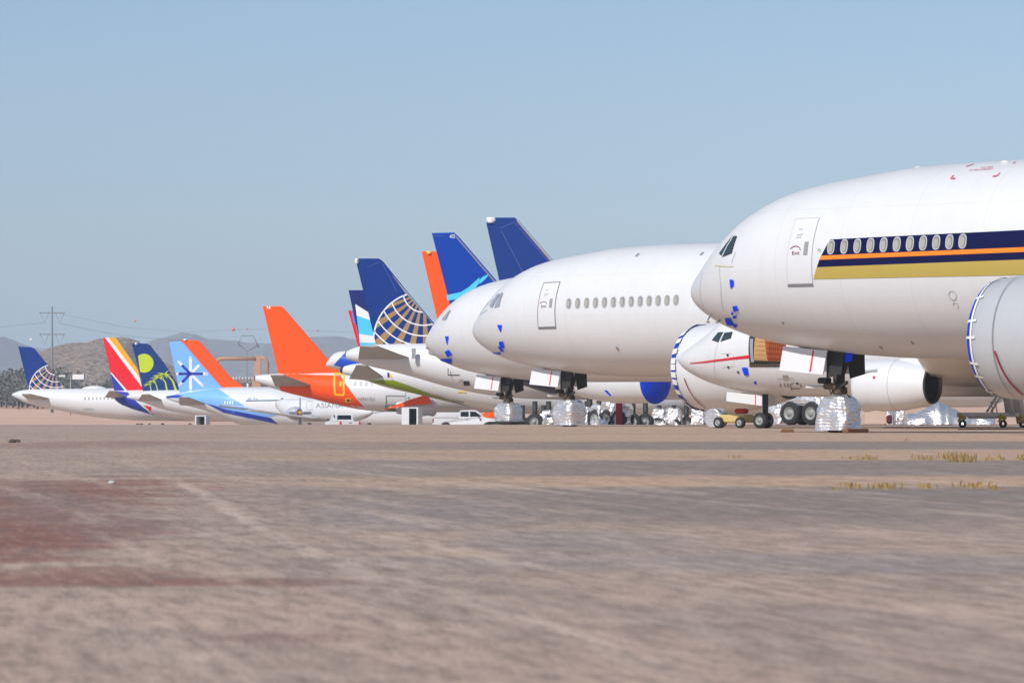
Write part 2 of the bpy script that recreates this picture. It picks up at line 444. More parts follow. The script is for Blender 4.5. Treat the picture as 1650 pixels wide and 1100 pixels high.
# ---------------------------------------------------------------- the three wide bodies that face left
T777 = [(0, 4.6, 4.62, .02), (.12, 4.36, 4.86, .33), (.3, 4.17, 5.07, .58), (.78, 3.84, 5.48, 1.02), (1.04, 3.7, 5.72, 1.22), (1.5, 3.48, 6.15, 1.53), (2, 3.3, 6.55, 1.82), (2.5, 3.15, 6.92, 2.05), (3, 3.02, 7.22, 2.25),
        (4.83, 2.71, 7.87, 2.70), (7.3, 2.47, 8.23, 2.97), (9.5, 2.36, 8.45, 3.07), (13, 2.33, 8.54, 3.1), (42, 2.33, 8.54, 3.1), (50, 2.9, 8.5, 2.85), (58, 4.9, 8.2, 1.6), (63.7, 6.6, 7.6, .35)]
PH = math.radians(140)
def nose_gear(P, sx=0, seed=1, wood=False, tall=1.0, cover=(1.3, 1.14, 1.14), tilt=0):
    X = -5.9+sx; R = P.root
    st = MB()
    st.tube([(X, 0, 3.0), (X, 0, 1.62)], .19); st.tube([(X, 0, 1.7), (X, 0, .75)], .11, 1)
    st.tube([(X-.55, .0, 2.75), (X-.1, 0, 1.75)], .07); st.tube([(X+.0, .30, 2.5), (X, .16, 1.5)], .04, 1); st.tube([(X, -.30, 2.5), (X, -.16, 1.5)], .04, 1)
    g = st.build('nose_gear', [DARK, STEEL], R)
    k = MB()
    k.box((X+.15, .05, 1.5), (.5, .62, .22), 0, bev=.05); k.box((X+.42, .22, 1.68), (.36, .34, .2), 1, bev=.04); k.box((X-.02, 0, 1.36), (.34, .5, .25), 0, bev=.05)
    k.tube([(X+.3, .25, 1.47), (X+1.0, .42, 1.47)], .06, 2); k.tube([(X-.05, .2, 1.42), (X-.55, .32, 1.62)], .06, 1); k.tube([(X-.14, 0, 1.45), (X-.42, 0, 1.15), (X-.1, 0, .85)], .05, 0)
    k.tube([(X+.2, -.3, 1.6), (X+.1, .3, 1.25), (X+.3, .3, 1.7)], .025, 1)
    k.build('steering_unit', [BRONZE, DARK, OFFWH], g)
    for y in (-.24, .24): wheel((X, y, .52), .52, .34, (0, 1, 0), g)
    c = foil_cover('wheel_cover', (X, 0, .07), cover[0], cover[1], cover[2], g, seed, .45, .075)
    for sd in (-1, 1):
        a = MB(); z1, z0 = P.st(X+.2)[0]+.03, P.st(X+.2)[0]-.76
        zf = P.st(X+1.8)[0]-.02
        q = [(X-.12, sd*.78, z1), (X+1.62, sd*.78, zf), (X+1.68, sd*.92, zf-.78), (X-.06, sd*.92, z0+.02)]
        a.prism(q, (0, sd*.05, 0), 0)
        o = P.surf(X+1, P.st(X+1)[0]+.01)
        y = sd*.976 if sd > 0 else sd*.976
        a.add([(X+.38, sd*.84, z1+.0), (X+.44, sd*.84, z1+.0), (X+.47, sd*.978, z0+.12), (X+.41, sd*.978, z0+.12)], [(0, 1, 2, 3)], 1)
        a.build('forward_gear_door', [WHITE2, RED], R)
        d = MB(); zq = P.st(X-.4)[0]
        d.prism([(X-.62, sd*.5, zq+.1), (X+.10, sd*.5, zq+.2), (X+.02, sd*.62, zq-.80), (X-.56, sd*.62, zq-.66)], (0, sd*.04, 0), 0)
        d.build('rear_gear_door', [DARK], R)
    b = MB(); zq = P.st(X+.6)[0]
    b.box((X+.2, 0, zq+.05), (2.2, 1.1, .10), 0); b.build('wheel_bay', DARK, R)
    return g
def big_door(P, q, edge=None, wd=.03):            # q: four picture points, upper left first, clockwise
    c = [P.hit(*p) for p in q]
    d = MB(); P.quad_xz(d, c, 0, .018, 6, 12)
    loop = c+[c[0]]
    P.line(d, loop, wd, 1, .026)
    x0, x1 = c[3][0], c[2][0]
    P.line(d, [(lin(x0, x1, -.02), c[3][1]-.06), (lin(x0, x1, 1.02), c[2][1]-.06)], .05, 2, .03)
    o = d.build('cabin_door', [WHITE2, edge or GAPL, GAP], P.root)
    w = MB(); f = lambda u, v: (lin(lin(c[0][0], c[1][0], u), lin(c[3][0], c[2][0], u), v), lin(lin(c[0][1], c[1][1], u), lin(c[3][1], c[2][1], u), v))
    P.quad_xz(w, [f(.66, .37), f(.82, .37), f(.82, .57), f(.66, .57)], 0, .03, 2, 4); w.build('door_window', GREYP, o)
    dr = paint('dull red lettering', S(120, 30, 40), .5)
    h = MB(); P.line(h, [f(.30+.22*math.cos(t), .50-.07*math.sin(t)) for t in [math.pi*k/8 for k in range(8)]], .025, 0, .032); h.build('handle_marking', dr, o)
    for ends in ([f(.28, .17), f(.44, .17)], [f(.26, .26), f(.52, .25)], [f(.26, .30), f(.46, .29)]):
        h = MB(); P.line(h, ends, .03, 0, .03); h.build('notice', GAPL, o)
    a, b_ = f(.18, .56), f(.50, .56); h = MB()
    vs, fs = text_verts('Exit'); wv = max(v.x for v in vs)
    h.add([P.surf(lin(a[0], b_[0], v.x/wv), a[1]+v.y/.69*.11, .034) for v in vs], fs, 0)
    h.build('lettering', dr, o)
def cabin_windows(P, pts, w=.30, h=.46):
    for px, py in pts:
        x, z = P.hit(px, py); m = MB()
        k = .5+.5*math.sin(px*1.7)
        P.oval(m, x, z, w, h, 0, .022); P.oval(m, x, z, w*.76, h*.82, 2, .027); P.oval(m, x+w*.05, z-h*(.03+.03*k), w*.60, h*(.70-.05*k), 1, .032)
        m.build('cabin_window', [PRING, PANE, GAP], P.root)
def patches(P, quads, mat=TAPE, name='tape_patch', off=.03):
    for q in quads:
        m = MB(); P.quad(m, q, 0, off, 3, 3); m.build(name, mat, P.root)
def probes(P, pts):
    for (a, b) in pts:
        p = P.surf(*P.hit(*a)); q = P.on(*b, p.y+.25*P.near)
        m = MB(); m.tube([p, Vector((lin(p.x, q.x, .3), q.y, q.z)), q], .03); m.build('probe', GREYP, P.root)
def panel_line(P, pts, w=.02, mat=GAPL, name='panel_seam'):
    m = MB(); P.line(m, [P.hit(*p) for p in pts], w, 0, .014); m.build(name, mat, P.root)
def nacelle(P, x_in, y, z, r_in, r_max, L, mat, lip=None, name='engine', exhaust='core', cover=None, tabs=0, ring=None):
    prof = [(0, r_in), (-.06, r_in+.10), (-.25, r_in+.20), (-.7, lin(r_in, r_max, .75)), (-L*.3, r_max), (-L*.55, r_max*.985), (-L*.8, r_max*.87), (-L, r_max*.72)]
    m = MB(); o = Vector((x_in, y, z))
    m.revolve(prof, o, (1, 0, 0), 0, 56); m.revolve([(-L, r_max*.72), (-L+.02, r_max*.66), (-L*.75, r_max*.62)], o, (1, 0, 0), 1, 48)
    m.revolve([(0, r_in), (-.15, r_in-.06), (-L*.35, r_in-.02)], o, (1, 0, 0), 1, 48)
    e = m.build(name, [mat, DARK], P.root)
    if exhaust:
        x = MB(); x.revolve([(-L*.72, r_max*.5), (-L-.5, r_max*.40), (-L-1.1, r_max*.28), (-L-1.1, r_max*.24), (-L*.8, r_max*.2)], o, (1, 0, 0), 0, 40); x.build('exhaust_nozzle', EXH, e)
    if cover:
        c = MB(); c.revolve([(-.20, r_in+.195) if ring else (-.36, r_in+.265), (-.08, r_in+.155), (.03, r_in+.02), (.06, r_in-.1), (.12, .5), (.14, .01)], o, (1, 0, 0), 0, 56)
        if ring: c.revolve([(-.27, r_in+.235), (-.19, r_in+.21)], o, (1, 0, 0), 1, 56)
        for k in range(tabs):
            t = 2*math.pi*(k+.3*math.sin(k*5))/tabs; a, b = math.cos(t), math.sin(t)
            wv = Vector((0, -b, a))*(.035 if ring else .125)
            pr = [(.02, r_in+.06), (-.1, r_in+.18), (-.25, r_in+.225), (-.40, lin(r_in, r_max, .68)+.03)] if ring else [(.02, r_in+.06), (-.1, r_in+.18), (-.42, r_in+.30)]
            vs = []
            for d, rr in pr:
                p = o+Vector((d, a*rr*1.005, b*rr*1.005)); vs += [p-wv, p+wv]
            c.add(vs, [(2*i, 2*i+1, 2*i+3, 2*i+2) for i in range(len(pr)-1)], 1)
        c.build('intake_cover', [COVERF, TAPEW], e)
    return e
def eng_at(P, px, py, y):                          # local x, z of the nacelle axis for a picture point
    p = P.on(px, py, y); return p.x, p.z

# nearest: gold and navy cheat line
A = Plane('airliner', 'white wide airliner with navy, orange and gold stripes along its window line', 'airliner', (10.54, 150.0), PH, -5.9)
A.set_nose_profile(T777, 63.7); A.fuselage(WHITE, 120, 72, 1.7)
cw = MB()
A.quad(cw, [(1159.5, 409), (1182, 380), (1184, 380.5), (1165, 413)], 0, .03, 4, 6)
A.quad(cw, [(1165.8, 413.5), (1185, 380.5), (1188.5, 381), (1180, 408)], 0, .03, 4, 6)
A.line(cw, [A.hit(1165.2, 413.5), A.hit(1184.2, 380)], .05, 1, .05)
cw.build('cockpit_window', [GLASS, OFFWH], A.root)
big_door(A, [(1284, 353), (1321, 351), (1310, 456), (1270, 457)], paint('hairline grey', (.62, .63, .65), .5), .02)
st = MB()
def stripe(yl0, yr0, yl1, yr1, xl0, xl1, mi, off):
    A.quad(st, [(xl0, yl0), (1700, yr0), (1700, yr1), (xl1, yl1)], mi, off, 24, 5)
stripe(386, 368.3, 412, 396.3, 1338, 1323.5, 0, .012)
stripe(412, 396.3, 418.7, 404.0, 1323.5, 1320.5, 1, .013)
stripe(418.7, 404.0, 430.5, 416.3, 1320.5, 1316.5, 0, .012)
stripe(430.5, 416.3, 450, 441.8, 1316.5, 1311, 2, .013)
st.build('cheat_line', [NAVY, ORNG, GOLD], A.root)
cabin_windows(A, [(1339.5+21.2*k+.0*k, 398.3-.95*k) for k in range(11)])
patches(A, [[(1176.5, 450), (1183, 451), (1183, 460), (1178, 465)], [(1181, 493), (1188.5, 492), (1190, 500), (1183, 502)], [(1178.5, 503), (1182, 502), (1182.5, 506), (1180, 507)], [(1181, 508.5), (1187, 507.5), (1188.5, 511), (1182.5, 513)],
            [(1169, 512), (1178, 512), (1184, 524), (1172, 523)], [(1184, 521), (1189, 523), (1187, 527.5), (1182, 526)]])
probes(A, [((1145, 506), (1143, 519)), ((1160, 516), (1157, 519))])
panel_line(A, [(1160, 428), (1162, 460), (1166, 500)], .02); panel_line(A, [(1152, 428), (1175, 430), (1182, 429)], .03, paint('yellowed sealant', (.6, .5, .3), .6)); panel_line(A, [(1186, 405), (1179, 424)], .02)
panel_line(A, [(1132, 440), (1128, 470), (1134, 496)], .02)
FR_ = paint('faded red lettering', S(206, 110, 130), .5)
for q in ([(1539, 288.5), (1532, 288), (1537, 283)], [(1557, 269), (1569, 265)], [(1600, 284.5), (1607, 284), (1611.5, 279)], [(1632, 264), (1637, 262)]):
    mk = MB(); A.line(mk, [A.hit(*p) for p in q], .05, 0, .02); mk.build('corner_mark', FR_, A.root)
for args in (('CUT HERE IN EMERGENCY', (1561, 276.5), (1601, 273.5), 2.6), ('CUT HERE', (1580, 271.6), (1600, 270.3), 2.0)):
    mk = MB(); A.text(mk, *args); mk.build('rescue_lettering', FR_, A.root)
for px, py in ((1480, 267), (1620, 259)):
    x, z = A.hit(px, py+2); p = A.surf(x, z); m = MB(); m.revolve([(0, .16), (.07, .13), (.10, .05)], p+Vector((0, 0, -.05)), (0, 0, 1), 0, 14, True, True); m.build('antenna', OFFWH, A.root)
for px, py, r in ((1535, 476, .14), (1540, 492, .09), (1320, 404, .05)):
    x, z = A.hit(px, py); m = MB()
    A.line(m, [(x+r*math.cos(t), z+r*math.sin(t)) for t in [2*math.pi*k/12 for k in range(13 if r > .1 else 9)]], .03, 0, .014); m.build('inspection_marking', GAPL if r > .06 else GREYP, A.root)
for px, py in ((1262, 520), (1420, 560), (1470, 552)):
    x, z = A.hit(px, py); m = MB(); A.oval(m, x, z, .09, .09, 0, .016); m.build('static_port', GREYP, A.root)
nose_gear(A, 0, 3)
g = MB(); p = A.on(1366, 570, .5); g.add([p+Vector((.0, 0, .25)), p+Vector((.22, 0, .1)), p+Vector((.1, 0, -.28)), p+Vector((-.18, .02, -.22)), p+Vector((-.22, 0, .05))], [(0, 1, 2, 3, 4)]); g2 = g.build('tape_patch', TAPE, A.root)
x, z = eng_at(A, 1608, 545, 9.6)
nacelle(A, x, 9.6, z, 1.52, 1.85, 5.2, GREYN, cover=1, tabs=16, ring=1)
A.wing(-17, 3.0, 12.5, 2.4, 30.4, .72, .105, 2.6, OFFWH, .75)
m = MB(); m.prism([(x-3.2, 9.4, z+1.7), (x-6, 9.4, z+1.9), (x-9, 9.4, z+1.2), (x-7, 9.4, z+.5), (x-4.2, 9.4, z+1.2)], (0, .4, 0)); m.build('pylon', OFFWH, A.root)
xx = A.on(1585, 590, 11.4).x
m = MB(); o = Vector((x, 9.6, z))
for k in range(14):
    t0, t1 = [math.radians(200+(k+d)*4.2) for d in (0, 1)]; rr = 1.872
    m.add([o+Vector((-1.15+dx-.25*((kk)/14)**1, -math.sin(t)*rr*-1*0+math.cos(t)*-rr*-1*0, 0)) for dx, t, kk in ()], [])
# red thrust hazard line on the nacelle
vs = []
for k in range(15):
    t = math.radians(lin(-12, -62, k/14)); xq = lin(-1.12, -1.45, k/14)
    for d in (-.035, .035): vs.append(o+Vector((xq+d, math.cos(t)*1.865, math.sin(t)*1.865)))
m = MB(); m.add(vs, [(2*i, 2*i+1, 2*i+3, 2*i+2) for i in range(14)]); m.build('hazard_line', paint('faded red line', S(150, 60, 70), .5), A.root)
vs = []
for k in range(31):
    t = math.radians(lin(80, -80, k/30))
    for d in (-.012, .012): vs.append(o+Vector((-1.05+d, math.cos(t)*1.852, math.sin(t)*1.852)))
m = MB(); m.add(vs, [(2*i, 2*i+1, 2*i+3, 2*i+2) for i in range(30)]); m.build('cowl_seam', GAP, A.root)

# second wide body
B2 = Plane('airliner', 'plain white wide airliner with a row of thirteen windows and silver covered cockpit', 'airliner', (2.74, 222.0), PH, -5.9)
B2.set_nose_profile(T777, 63.7); B2.fuselage(WHITE, 110, 64, 1.7)
cw = MB()
B2.quad(cw, [(789, 493), (803, 473), (806, 474), (794, 496)], 0, .03); B2.quad(cw, [(797, 496), (808, 472), (811.5, 472), (805, 494)], 0, .03)
cw.build('cockpit_window', SILV, B2.root)
panel_line(B2, [(795, 482), (777, 484), (772, 500), (769, 510)], .03, GAPL); panel_line(B2, [(774, 507), (786, 499)], .03, GAPL)
big_door(B2, [(877, 456), (903, 454.5), (896, 526), (868, 527)], GAP, .04)
cabin_windows(B2, [(916.5+14.4*k, 488.8-.48*k) for k in range(13)], .33, .50)
patches(B2, [[(801.5, 523), (809.5, 523.5), (808, 533), (806.5, 534.5)], [(804.5, 550), (811.5, 549.5), (813.5, 560.5), (806, 560)], [(802, 558), (807, 559), (813, 566), (808, 566)], [(801, 568), (806, 567), (808, 570.5), (800, 573)]])
nose_gear(B2, 0, 11, cover=(1.32, 1.4, 1.24))
x, z = eng_at(B2, 1119, 592, 9.6)
nacelle(B2, x, 9.6, z, 1.62, 1.95, 5.2, WHITE2, cover=1, tabs=30)
B2.wing(x-3.0, 3.3, 10, 7, 11.5, .6, .1, 2.6, OFFWH, .7)
m = MB(); o = Vector((x, 9.6, z)); vs = []
for k in range(13):
    t = math.radians(lin(-14, -66, k/12))
    for d in (-.03, .03): vs.append(o+Vector((-.9-.35*k/12+d, math.cos(t)*1.965, math.sin(t)*1.965)))
m.add(vs, [(2*i, 2*i+1, 2*i+3, 2*i+2) for i in range(12)]); m.build('hazard_line', paint('faded red line', S(150, 60, 70), .5), B2.root)
for px, py in ((1131, 409), (1027, 411), (995, 561)):
    xx, zz = B2.hit(px, py); m = MB(); B2.oval(m, xx, zz, .16, .16, 0, .02); m.build('static_port', GREYP, B2.root)

# third wide body
C3 = Plane('airliner', 'plain white wide airliner whose nose reaches out furthest, pickup parked by its wheels', 'airliner', (-.20, 258.0), PH, -5.9)
C3.set_nose_profile(T777, 63.7); C3.fuselage(WHITE, 110, 64, 1.7)
cw = MB(); C3.quad(cw, [(712.5, 515), (725, 499.5), (727, 500), (719, 515.5)], 0, .04); cw.build('cockpit_window', SILV, C3.root)
panel_line(C3, [(709, 517.5), (718, 518.5)], .05, OFFWH)
patches(C3, [[(717.5, 541.5), (723.5, 541.5), (722.5, 549), (721, 556)], [(717, 566), (724, 563), (729.5, 571), (721.5, 575.5)], [(716, 577.5), (728.5, 577.5), (729, 586), (715.5, 583)]])
probes(C3, [((690, 562), (688.5, 560))])
nose_gear(C3, 0, 23, cover=(1.34, 1.34, 1.16))
m = MB(); X = -5.9; m.box((X+.1, .02, .10), (1.75, 1.45, .16), bev=.06); m.build('tyre_skirt', RUBBER, C3.root)
# its main gear with bare wheels, seen behind the nearest nose wheel
for px in (1275, 1308):
    pass
mg = MB(); q = C3.on(1292, 662, 5.2)
mg.tube([(q.x, 5.0, 3.2), (q.x, 5.0, .7)], .22); mg.tube([(q.x+.8, 5, .64), (q.x-.8, 5, .64)], .16); mgo = mg.build('main_or_fill_gear', DARK, C3.root)
for px in (1275, 1309.5):
    p = C3.on(px, 665, 5.2)
    for yy in (5.2, 4.2): wheel((p.x, yy, .63), .60, .44, (0, 1, 0), mgo)
foil_cover('wheel_cover', (q.x, 5.0, 1.02), 2.9, .5, .62, mgo, 31, .8, .12)
foil_cover('wheel_cover', (q.x+2.1, 4.6, .1), 1.2, 1.0, 1.35, mgo, 37, .6, .12)

# ---------------------------------------------------------------- freighter with open cargo door
FR = [(0, 2.9, 2.92, .02), (.15, 2.70, 3.07, .25), (.5, 2.44, 3.30, .55), (1.0, 2.18, 3.58, .85), (1.6, 1.93, 3.95, 1.10), (2.2, 1.76, 4.38, 1.32), (2.7, 1.64, 4.68, 1.46), (3.4, 1.53, 4.86, 1.60), (4.6, 1.40, 5.06, 1.75), (6.2, 1.32, 5.2, 1.86), (8, 1.30, 5.27, 1.88), (21, 1.30, 5.27, 1.88), (27, 2.3, 5.25, 1.4), (33, 4.2, 4.9, .3)]
D7 = Plane('freighter', 'white cargo airliner with thin red line and open cargo door showing wood inside', 'cargo airliner', (7.03, 197.0), math.radians(146), 0)
D7.set_nose_profile(FR, 33); D7.fuselage(WHITE, 110, 60, 1.7)
cw = MB()
D7.quad(cw, [(1147.5, 548), (1157.5, 535.5), (1166, 535), (1158, 551.5)], 0, .02)
D7.quad(cw, [(1161, 550.5), (1168, 536), (1181, 534.5), (1178, 545)], 0, .02)
cw.build('cockpit_window', GLASS, D7.root)
rl = MB(); 
for a, b, w0 in (((1112, 585.2), (1136, 583), 1), ((1136, 583), (1180, 577.5), 2), ((1180, 577.5), (1208, 574.5), 3)):
    D7.quad(rl, [(a[0], a[1]-w0*.7), (b[0], b[1]-.6-w0*.7), (b[0], b[1]+.6+w0*.6), (a[0], a[1]+w0*.6)], 0, .02, 6, 2)
rl.build('red_line', RED, D7.root)
cd = MB()
def dq(q, mi, off, n=8): D7.quad(cd, q, mi, off, n, n)
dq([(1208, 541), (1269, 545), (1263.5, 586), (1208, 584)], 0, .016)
dq([(1218, 543), (1240, 546), (1237.5, 581), (1216, 580)], 1, .03); dq([(1233.5, 546), (1268, 548), (1263, 582), (1237.5, 581)], 2, .034)
dq([(1208, 584), (1263.5, 586), (1261.5, 590.5), (1208, 590.5)], 0, .03)
for k in range(8):
    x0 = 1241+k*3.2; D7.line(cd, [D7.hit(x0+1.0, 548), D7.hit(x0-.6, 581)], .03, 3, .045)
for k in range(4): D7.line(cd, [D7.hit(1236+0*k, 553+8*k), D7.hit(1266, 555+8*k)], .025, 3, .046)
for k in range(5): D7.line(cd, [D7.hit(1219, 550+7*k), D7.hit(1234, 551+7*k)], .02, 4, .04)
for k in range(14):
    x0 = 1210+k*3.8; D7.quad(cd, [(x0, 586.5), (x0+1.6, 586.5), (x0+1.4, 588.5), (x0+.2, 588.5)], 4, .042, 1, 1)
D7.line(cd, [D7.hit(1212, 546), D7.hit(1213.5, 583)], .16, 5, .04)
D7.line(cd, [D7.hit(1217, 581.5), D7.hit(1237, 582)], .06, 0, .05)
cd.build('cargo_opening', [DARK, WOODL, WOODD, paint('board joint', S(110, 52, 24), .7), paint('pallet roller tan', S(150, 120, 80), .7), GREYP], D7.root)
od = MB(); a, b = D7.hit(1206, 541), D7.hit(1208.8, 591)
patches(D7, [[(1195.5, 592), (1205, 591.5), (1207, 604), (1200, 604.5)], [(1214.5, 614), (1218.5, 613.5), (1220, 618.5), (1216.5, 618)], [(1162.5, 628), (1165, 629), (1167, 634.5), (1164, 631.5)]])
tx = MB(); 
for px in (1257, 1264, 1269): D7.line(tx, [D7.hit(px, 617), D7.hit(px+1.5, 623)], .05, 0, .02)
D7.line(tx, [D7.hit(1273, 617.5), D7.hit(1291, 640)], .05, 0, .02); D7.line(tx, [D7.hit(1276, 625.5), D7.hit(1289, 626)], .04, 0, .02); D7.line(tx, [D7.hit(1275, 619), D7.hit(1279, 616)], .04, 0, .02); D7.line(tx, [D7.hit(1289, 618), D7.hit(1292, 624)], .05, 0, .02)
D7.line(tx, [D7.hit(1252, 610), D7.hit(1280, 609)], .03, 1, .02)
tx.build('belly_marking', [paint('grey brown stencil', S(150, 135, 130), .6), paint('tan streak', S(190, 170, 145), .6)], D7.root)
for q in ([(1261, 604), (1270, 604), (1271, 611), (1262, 611)],):
    m = MB(); D7.quad(m, q, 0, .02, 2, 2); m.build('vent_panel', GREYP, D7.root)
for px, py in ((1173, 572), (1174, 591), (1190, 599), (1285, 617)):
    xx, zz = D7.hit(px, py); m = MB(); D7.oval(m, xx, zz, .12, .09, 0, .03); m.build('sensor_port', DARK, D7.root)
m = MB(); 
for q in ([(1163, 570), (1179, 569)], [(1163, 592), (1182, 590)], [(1182, 569), (1183, 591)], [(1160, 545), (1160, 620)]): D7.line(m, [D7.hit(*p) for p in q], .016, 0, .014)
m.build('panel_seam', GAPL, D7.root)
for sd in (1, -1):
    a = [D7.on(px, py, .55) for px, py in ((1172, 631), (1226, 637), (1228.5, 640), (1228.5, 653.5), (1171, 646))]
    m = MB(); m.prism([Vector((p.x, sd*.55, p.z)) for p in a], (0, sd*.04, 0), 0)
    r = [D7.on(px, py, .55) for px, py in ((1217.5, 636.5), (1219, 636.7), (1219, 653), (1217.5, 652.8))]
    m.add([Vector((p.x, sd*.595, p.z)) for p in r], [(0, 1, 2, 3)], 1); m.build('gear_door', [WHITE2, RED], D7.root)
p = D7.on(1226, 670, .2); m = MB(); m.tube([(p.x-.1, 0, 1.6), (p.x-.1, 0, .35)], .12); ng = m.build('nose_gear', DARK, D7.root)
for y in (.24, -.24): wheel((p.x, y, .33), .33, .22, (0, 1, 0), ng)
p = D7.on(1176, 670, -.6); m = MB(); 
x, z = eng_at(D7, 1388, 621, 5.0)
e = nacelle(D7, x, 5.0, z, .86, 1.04, 3.2, WHITE2, exhaust=None)
m = MB(); o = Vector((x, 5.0, z))
m.revolve([(-3.1, .755), (-3.28, .735), (-3.26, .70), (-3.0, .66), (-2.7, .60)], o, (1, 0, 0), 0, 40); m.revolve([(-2.9, .56), (-3.2, .54), (-3.21, .52), (-2.5, .45), (-2.5, .01)], o, (1, 0, 0), 1, 40); m.build('exhaust_nozzle', [EXH, DARK], e)
m = MB()
def on_nac(px, py, rr=1.06):
    q = D7.on(px, py, 5.0+.8); dz = max(-.98, min(.98, (q.z-z)/rr)); return Vector((q.x, 5.0+rr*math.sqrt(1-dz*dz), q.z))
m.add([on_nac(*p) for p in ((1386, 602), (1392, 597), (1414, 594.5), (1416, 598.5), (1396, 600))], [(0, 1, 2, 3, 4)], 0)
m.add([on_nac(*p) for p in ((1410, 606.5), (1414, 605.5), (1414.5, 609), (1411, 610))], [(0, 1, 2, 3)], 1); m.build('cowl_marking', [GREYP, RED], e)
vs = []
for k in range(25):
    t = math.radians(lin(85, -85, k/24))
    for d in (-.012, .012): vs.append(o+Vector((-1.75+d, math.cos(t)*1.035, math.sin(t)*1.035)))
m = MB(); m.add(vs, [(2*i, 2*i+1, 2*i+3, 2*i+2) for i in range(24)]); m.build('cowl_seam', GAPL, e)
D7.wing(x-1.3, 1.95, 6.6, 1.6, 14.2, .48, .10, 1.7, OFFWH, .38)
m = MB(); m.prism([(x-1.0, 4.9, z+.9), (x-2.6, 4.9, z+1.15), (x-5.8, 4.9, z+.5), (x-4.4, 4.9, z+.35), (x-2.8, 4.9, z+.72)], (0, .22, 0)); m.build('pylon', OFFWH, D7.root)

# ---------------------------------------------------------------- airliners that show their tails
def tail_plane(label, px_tail, D, yaw, top, bot, R, total, body=WHITE2, name='airliner', gz=None):
    g = ground(D) if gz is None else gz
    P = Plane(name, label, 'airliner', ((px_tail-CX)/F*D, D), math.radians(-yaw), 0, g)
    profile_from_pixels(P, top, bot, R, total=total)
    P.fuselage(body, 110, 44)
    return P
def paint_body(P, quads, mats, name='livery_panel'):
    m = MB()
    for mi, q in quads: P.quad(m, q, mi, .03+.004*mi, 10, 10)
    return m.build(name, mats, P.root)
def globe(m, k, art, gold=1, white=2, lw=2.0):
    # a globe in picture points seen from above its pole: gold sectors between meridians, white parallels, cut by its outline
    pole = (m[0]+27*k, m[1]-1*k); c = (m[0]+25*k, m[1]+78*k); R = 80*k
    circ = [(c[0]+R*math.cos(2*math.pi*j/64), c[1]+R*math.sin(2*math.pi*j/64)) for j in range(64)]
    pp = lambda r, a: (pole[0]+r*math.cos(a), pole[1]+r*math.sin(a))
    for j in range(-3, 14):
        a0 = math.radians(20+j*13.5); 
        for r0, r1 in ((14, 45), (45, 80), (80, 118), (118, 160)):
            w0, w1 = math.radians(3.3), math.radians(3.3); b0, b1 = (a0+.0013*(r-14)*math.cos(a0)*-.8 for r in (r0, r1))
            q = clip([pp(r0*k, b0-w0), pp(r0*k, b0+w0), pp(r1*k, b1+w1), pp(r1*k, b1-w1)], circ)
            if len(q) > 2: art.append((gold, q))
    for r in (33, 54, 71, 87, 102, 116):
        for j in range(60):
            a, b = 2*math.pi*j/60, 2*math.pi*(j+1)/60; q = clip([pp((r+lw/2)*k, a), pp((r+lw/2)*k, b), pp((r-lw/2)*k, b), pp((r-lw/2)*k, a)], circ)
            if len(q) > 2: art.append((white, q))
    for j in range(64):
        t0, t1 = 2*math.pi*j/64, 2*math.pi*(j+1)/64
        art.append((white, [(c[0]+r*math.cos(t), c[1]+r*math.sin(t)) for r, t in ((R, t0), (R, t1), (R-lw*k*1.2, t1), (R-lw*k*1.2, t0))]))
def disc(c, r, mi, n=28): return (mi, [(c[0]+r*math.cos(2*math.pi*k/n), c[1]+r*math.sin(2*math.pi*k/n)) for k in range(n)])
def bar(a, b, w, mi, w2=None):
    dx, dy = b[0]-a[0], b[1]-a[1]; l = math.hypot(dx, dy); nx, ny = -dy/l, dx/l; w2 = w if w2 is None else w2
    return (mi, [(a[0]+nx*w/2, a[1]+ny*w/2), (b[0]+nx*w2/2, b[1]+ny*w2/2), (b[0]-nx*w2/2, b[1]-ny*w2/2), (a[0]-nx*w/2, a[1]-ny*w/2)])
def rag(P, px, py, w, h, mat=UWHITE):               # wrapping tied over the tip of a fin
    p = P.on(px, py); s = P.org.y/F; m = MB(); rings = []
    for i in range(5):
        f = i/4-.5; k = 1-.5*abs(f)
        rings.append([Vector((p.x+w*s*.5*k*math.cos(t)*(1+.2*math.sin(3*t+i)), .35*math.sin(t), p.z+h*s*f)) for t in [2*math.pi*j/14 for j in range(14)]])
    m.loft(rings); m.build('fin_wrap', mat, P.root)
def windows_row(P, pts, w=.26, h=.36, mat=GREYP):
    for px, py in pts:
        x, z = P.hit(px, py); m = MB(); P.oval(m, x, z, w, h, 0, .035); m.build('cabin_window', mat, P.root)
def apu(P, px, py, r, mat=DARK):
    p = P.on(px, py); m = MB(); m.revolve([(-.12, r*.8), (0, r), (.3, r*1.1)], p, (1, 0, 0), 0, 20, True, True); m.build('tail_exhaust', mat, P.root)
def wrapped_gear(P, px, y, w, h, seed, wheels=True, wy=.9):  # also builds the added gear that stands in for shade under bellies
    p = P.on(px, 690, y); m = MB(); m.tube([(p.x, y, 2.2), (p.x, y, .5)], .2); g = m.build('main_or_fill_gear', DARK, P.root)
    wheel((p.x, y+.35, .62), .62, .42, (0, 1, 0), g); wheel((p.x, y-.35, .62), .62, .42, (0, 1, 0), g)
    if h: foil_cover('wheel_cover', (p.x, y, .02), w, 1.2, h, g, seed, .5, .16)
    return g

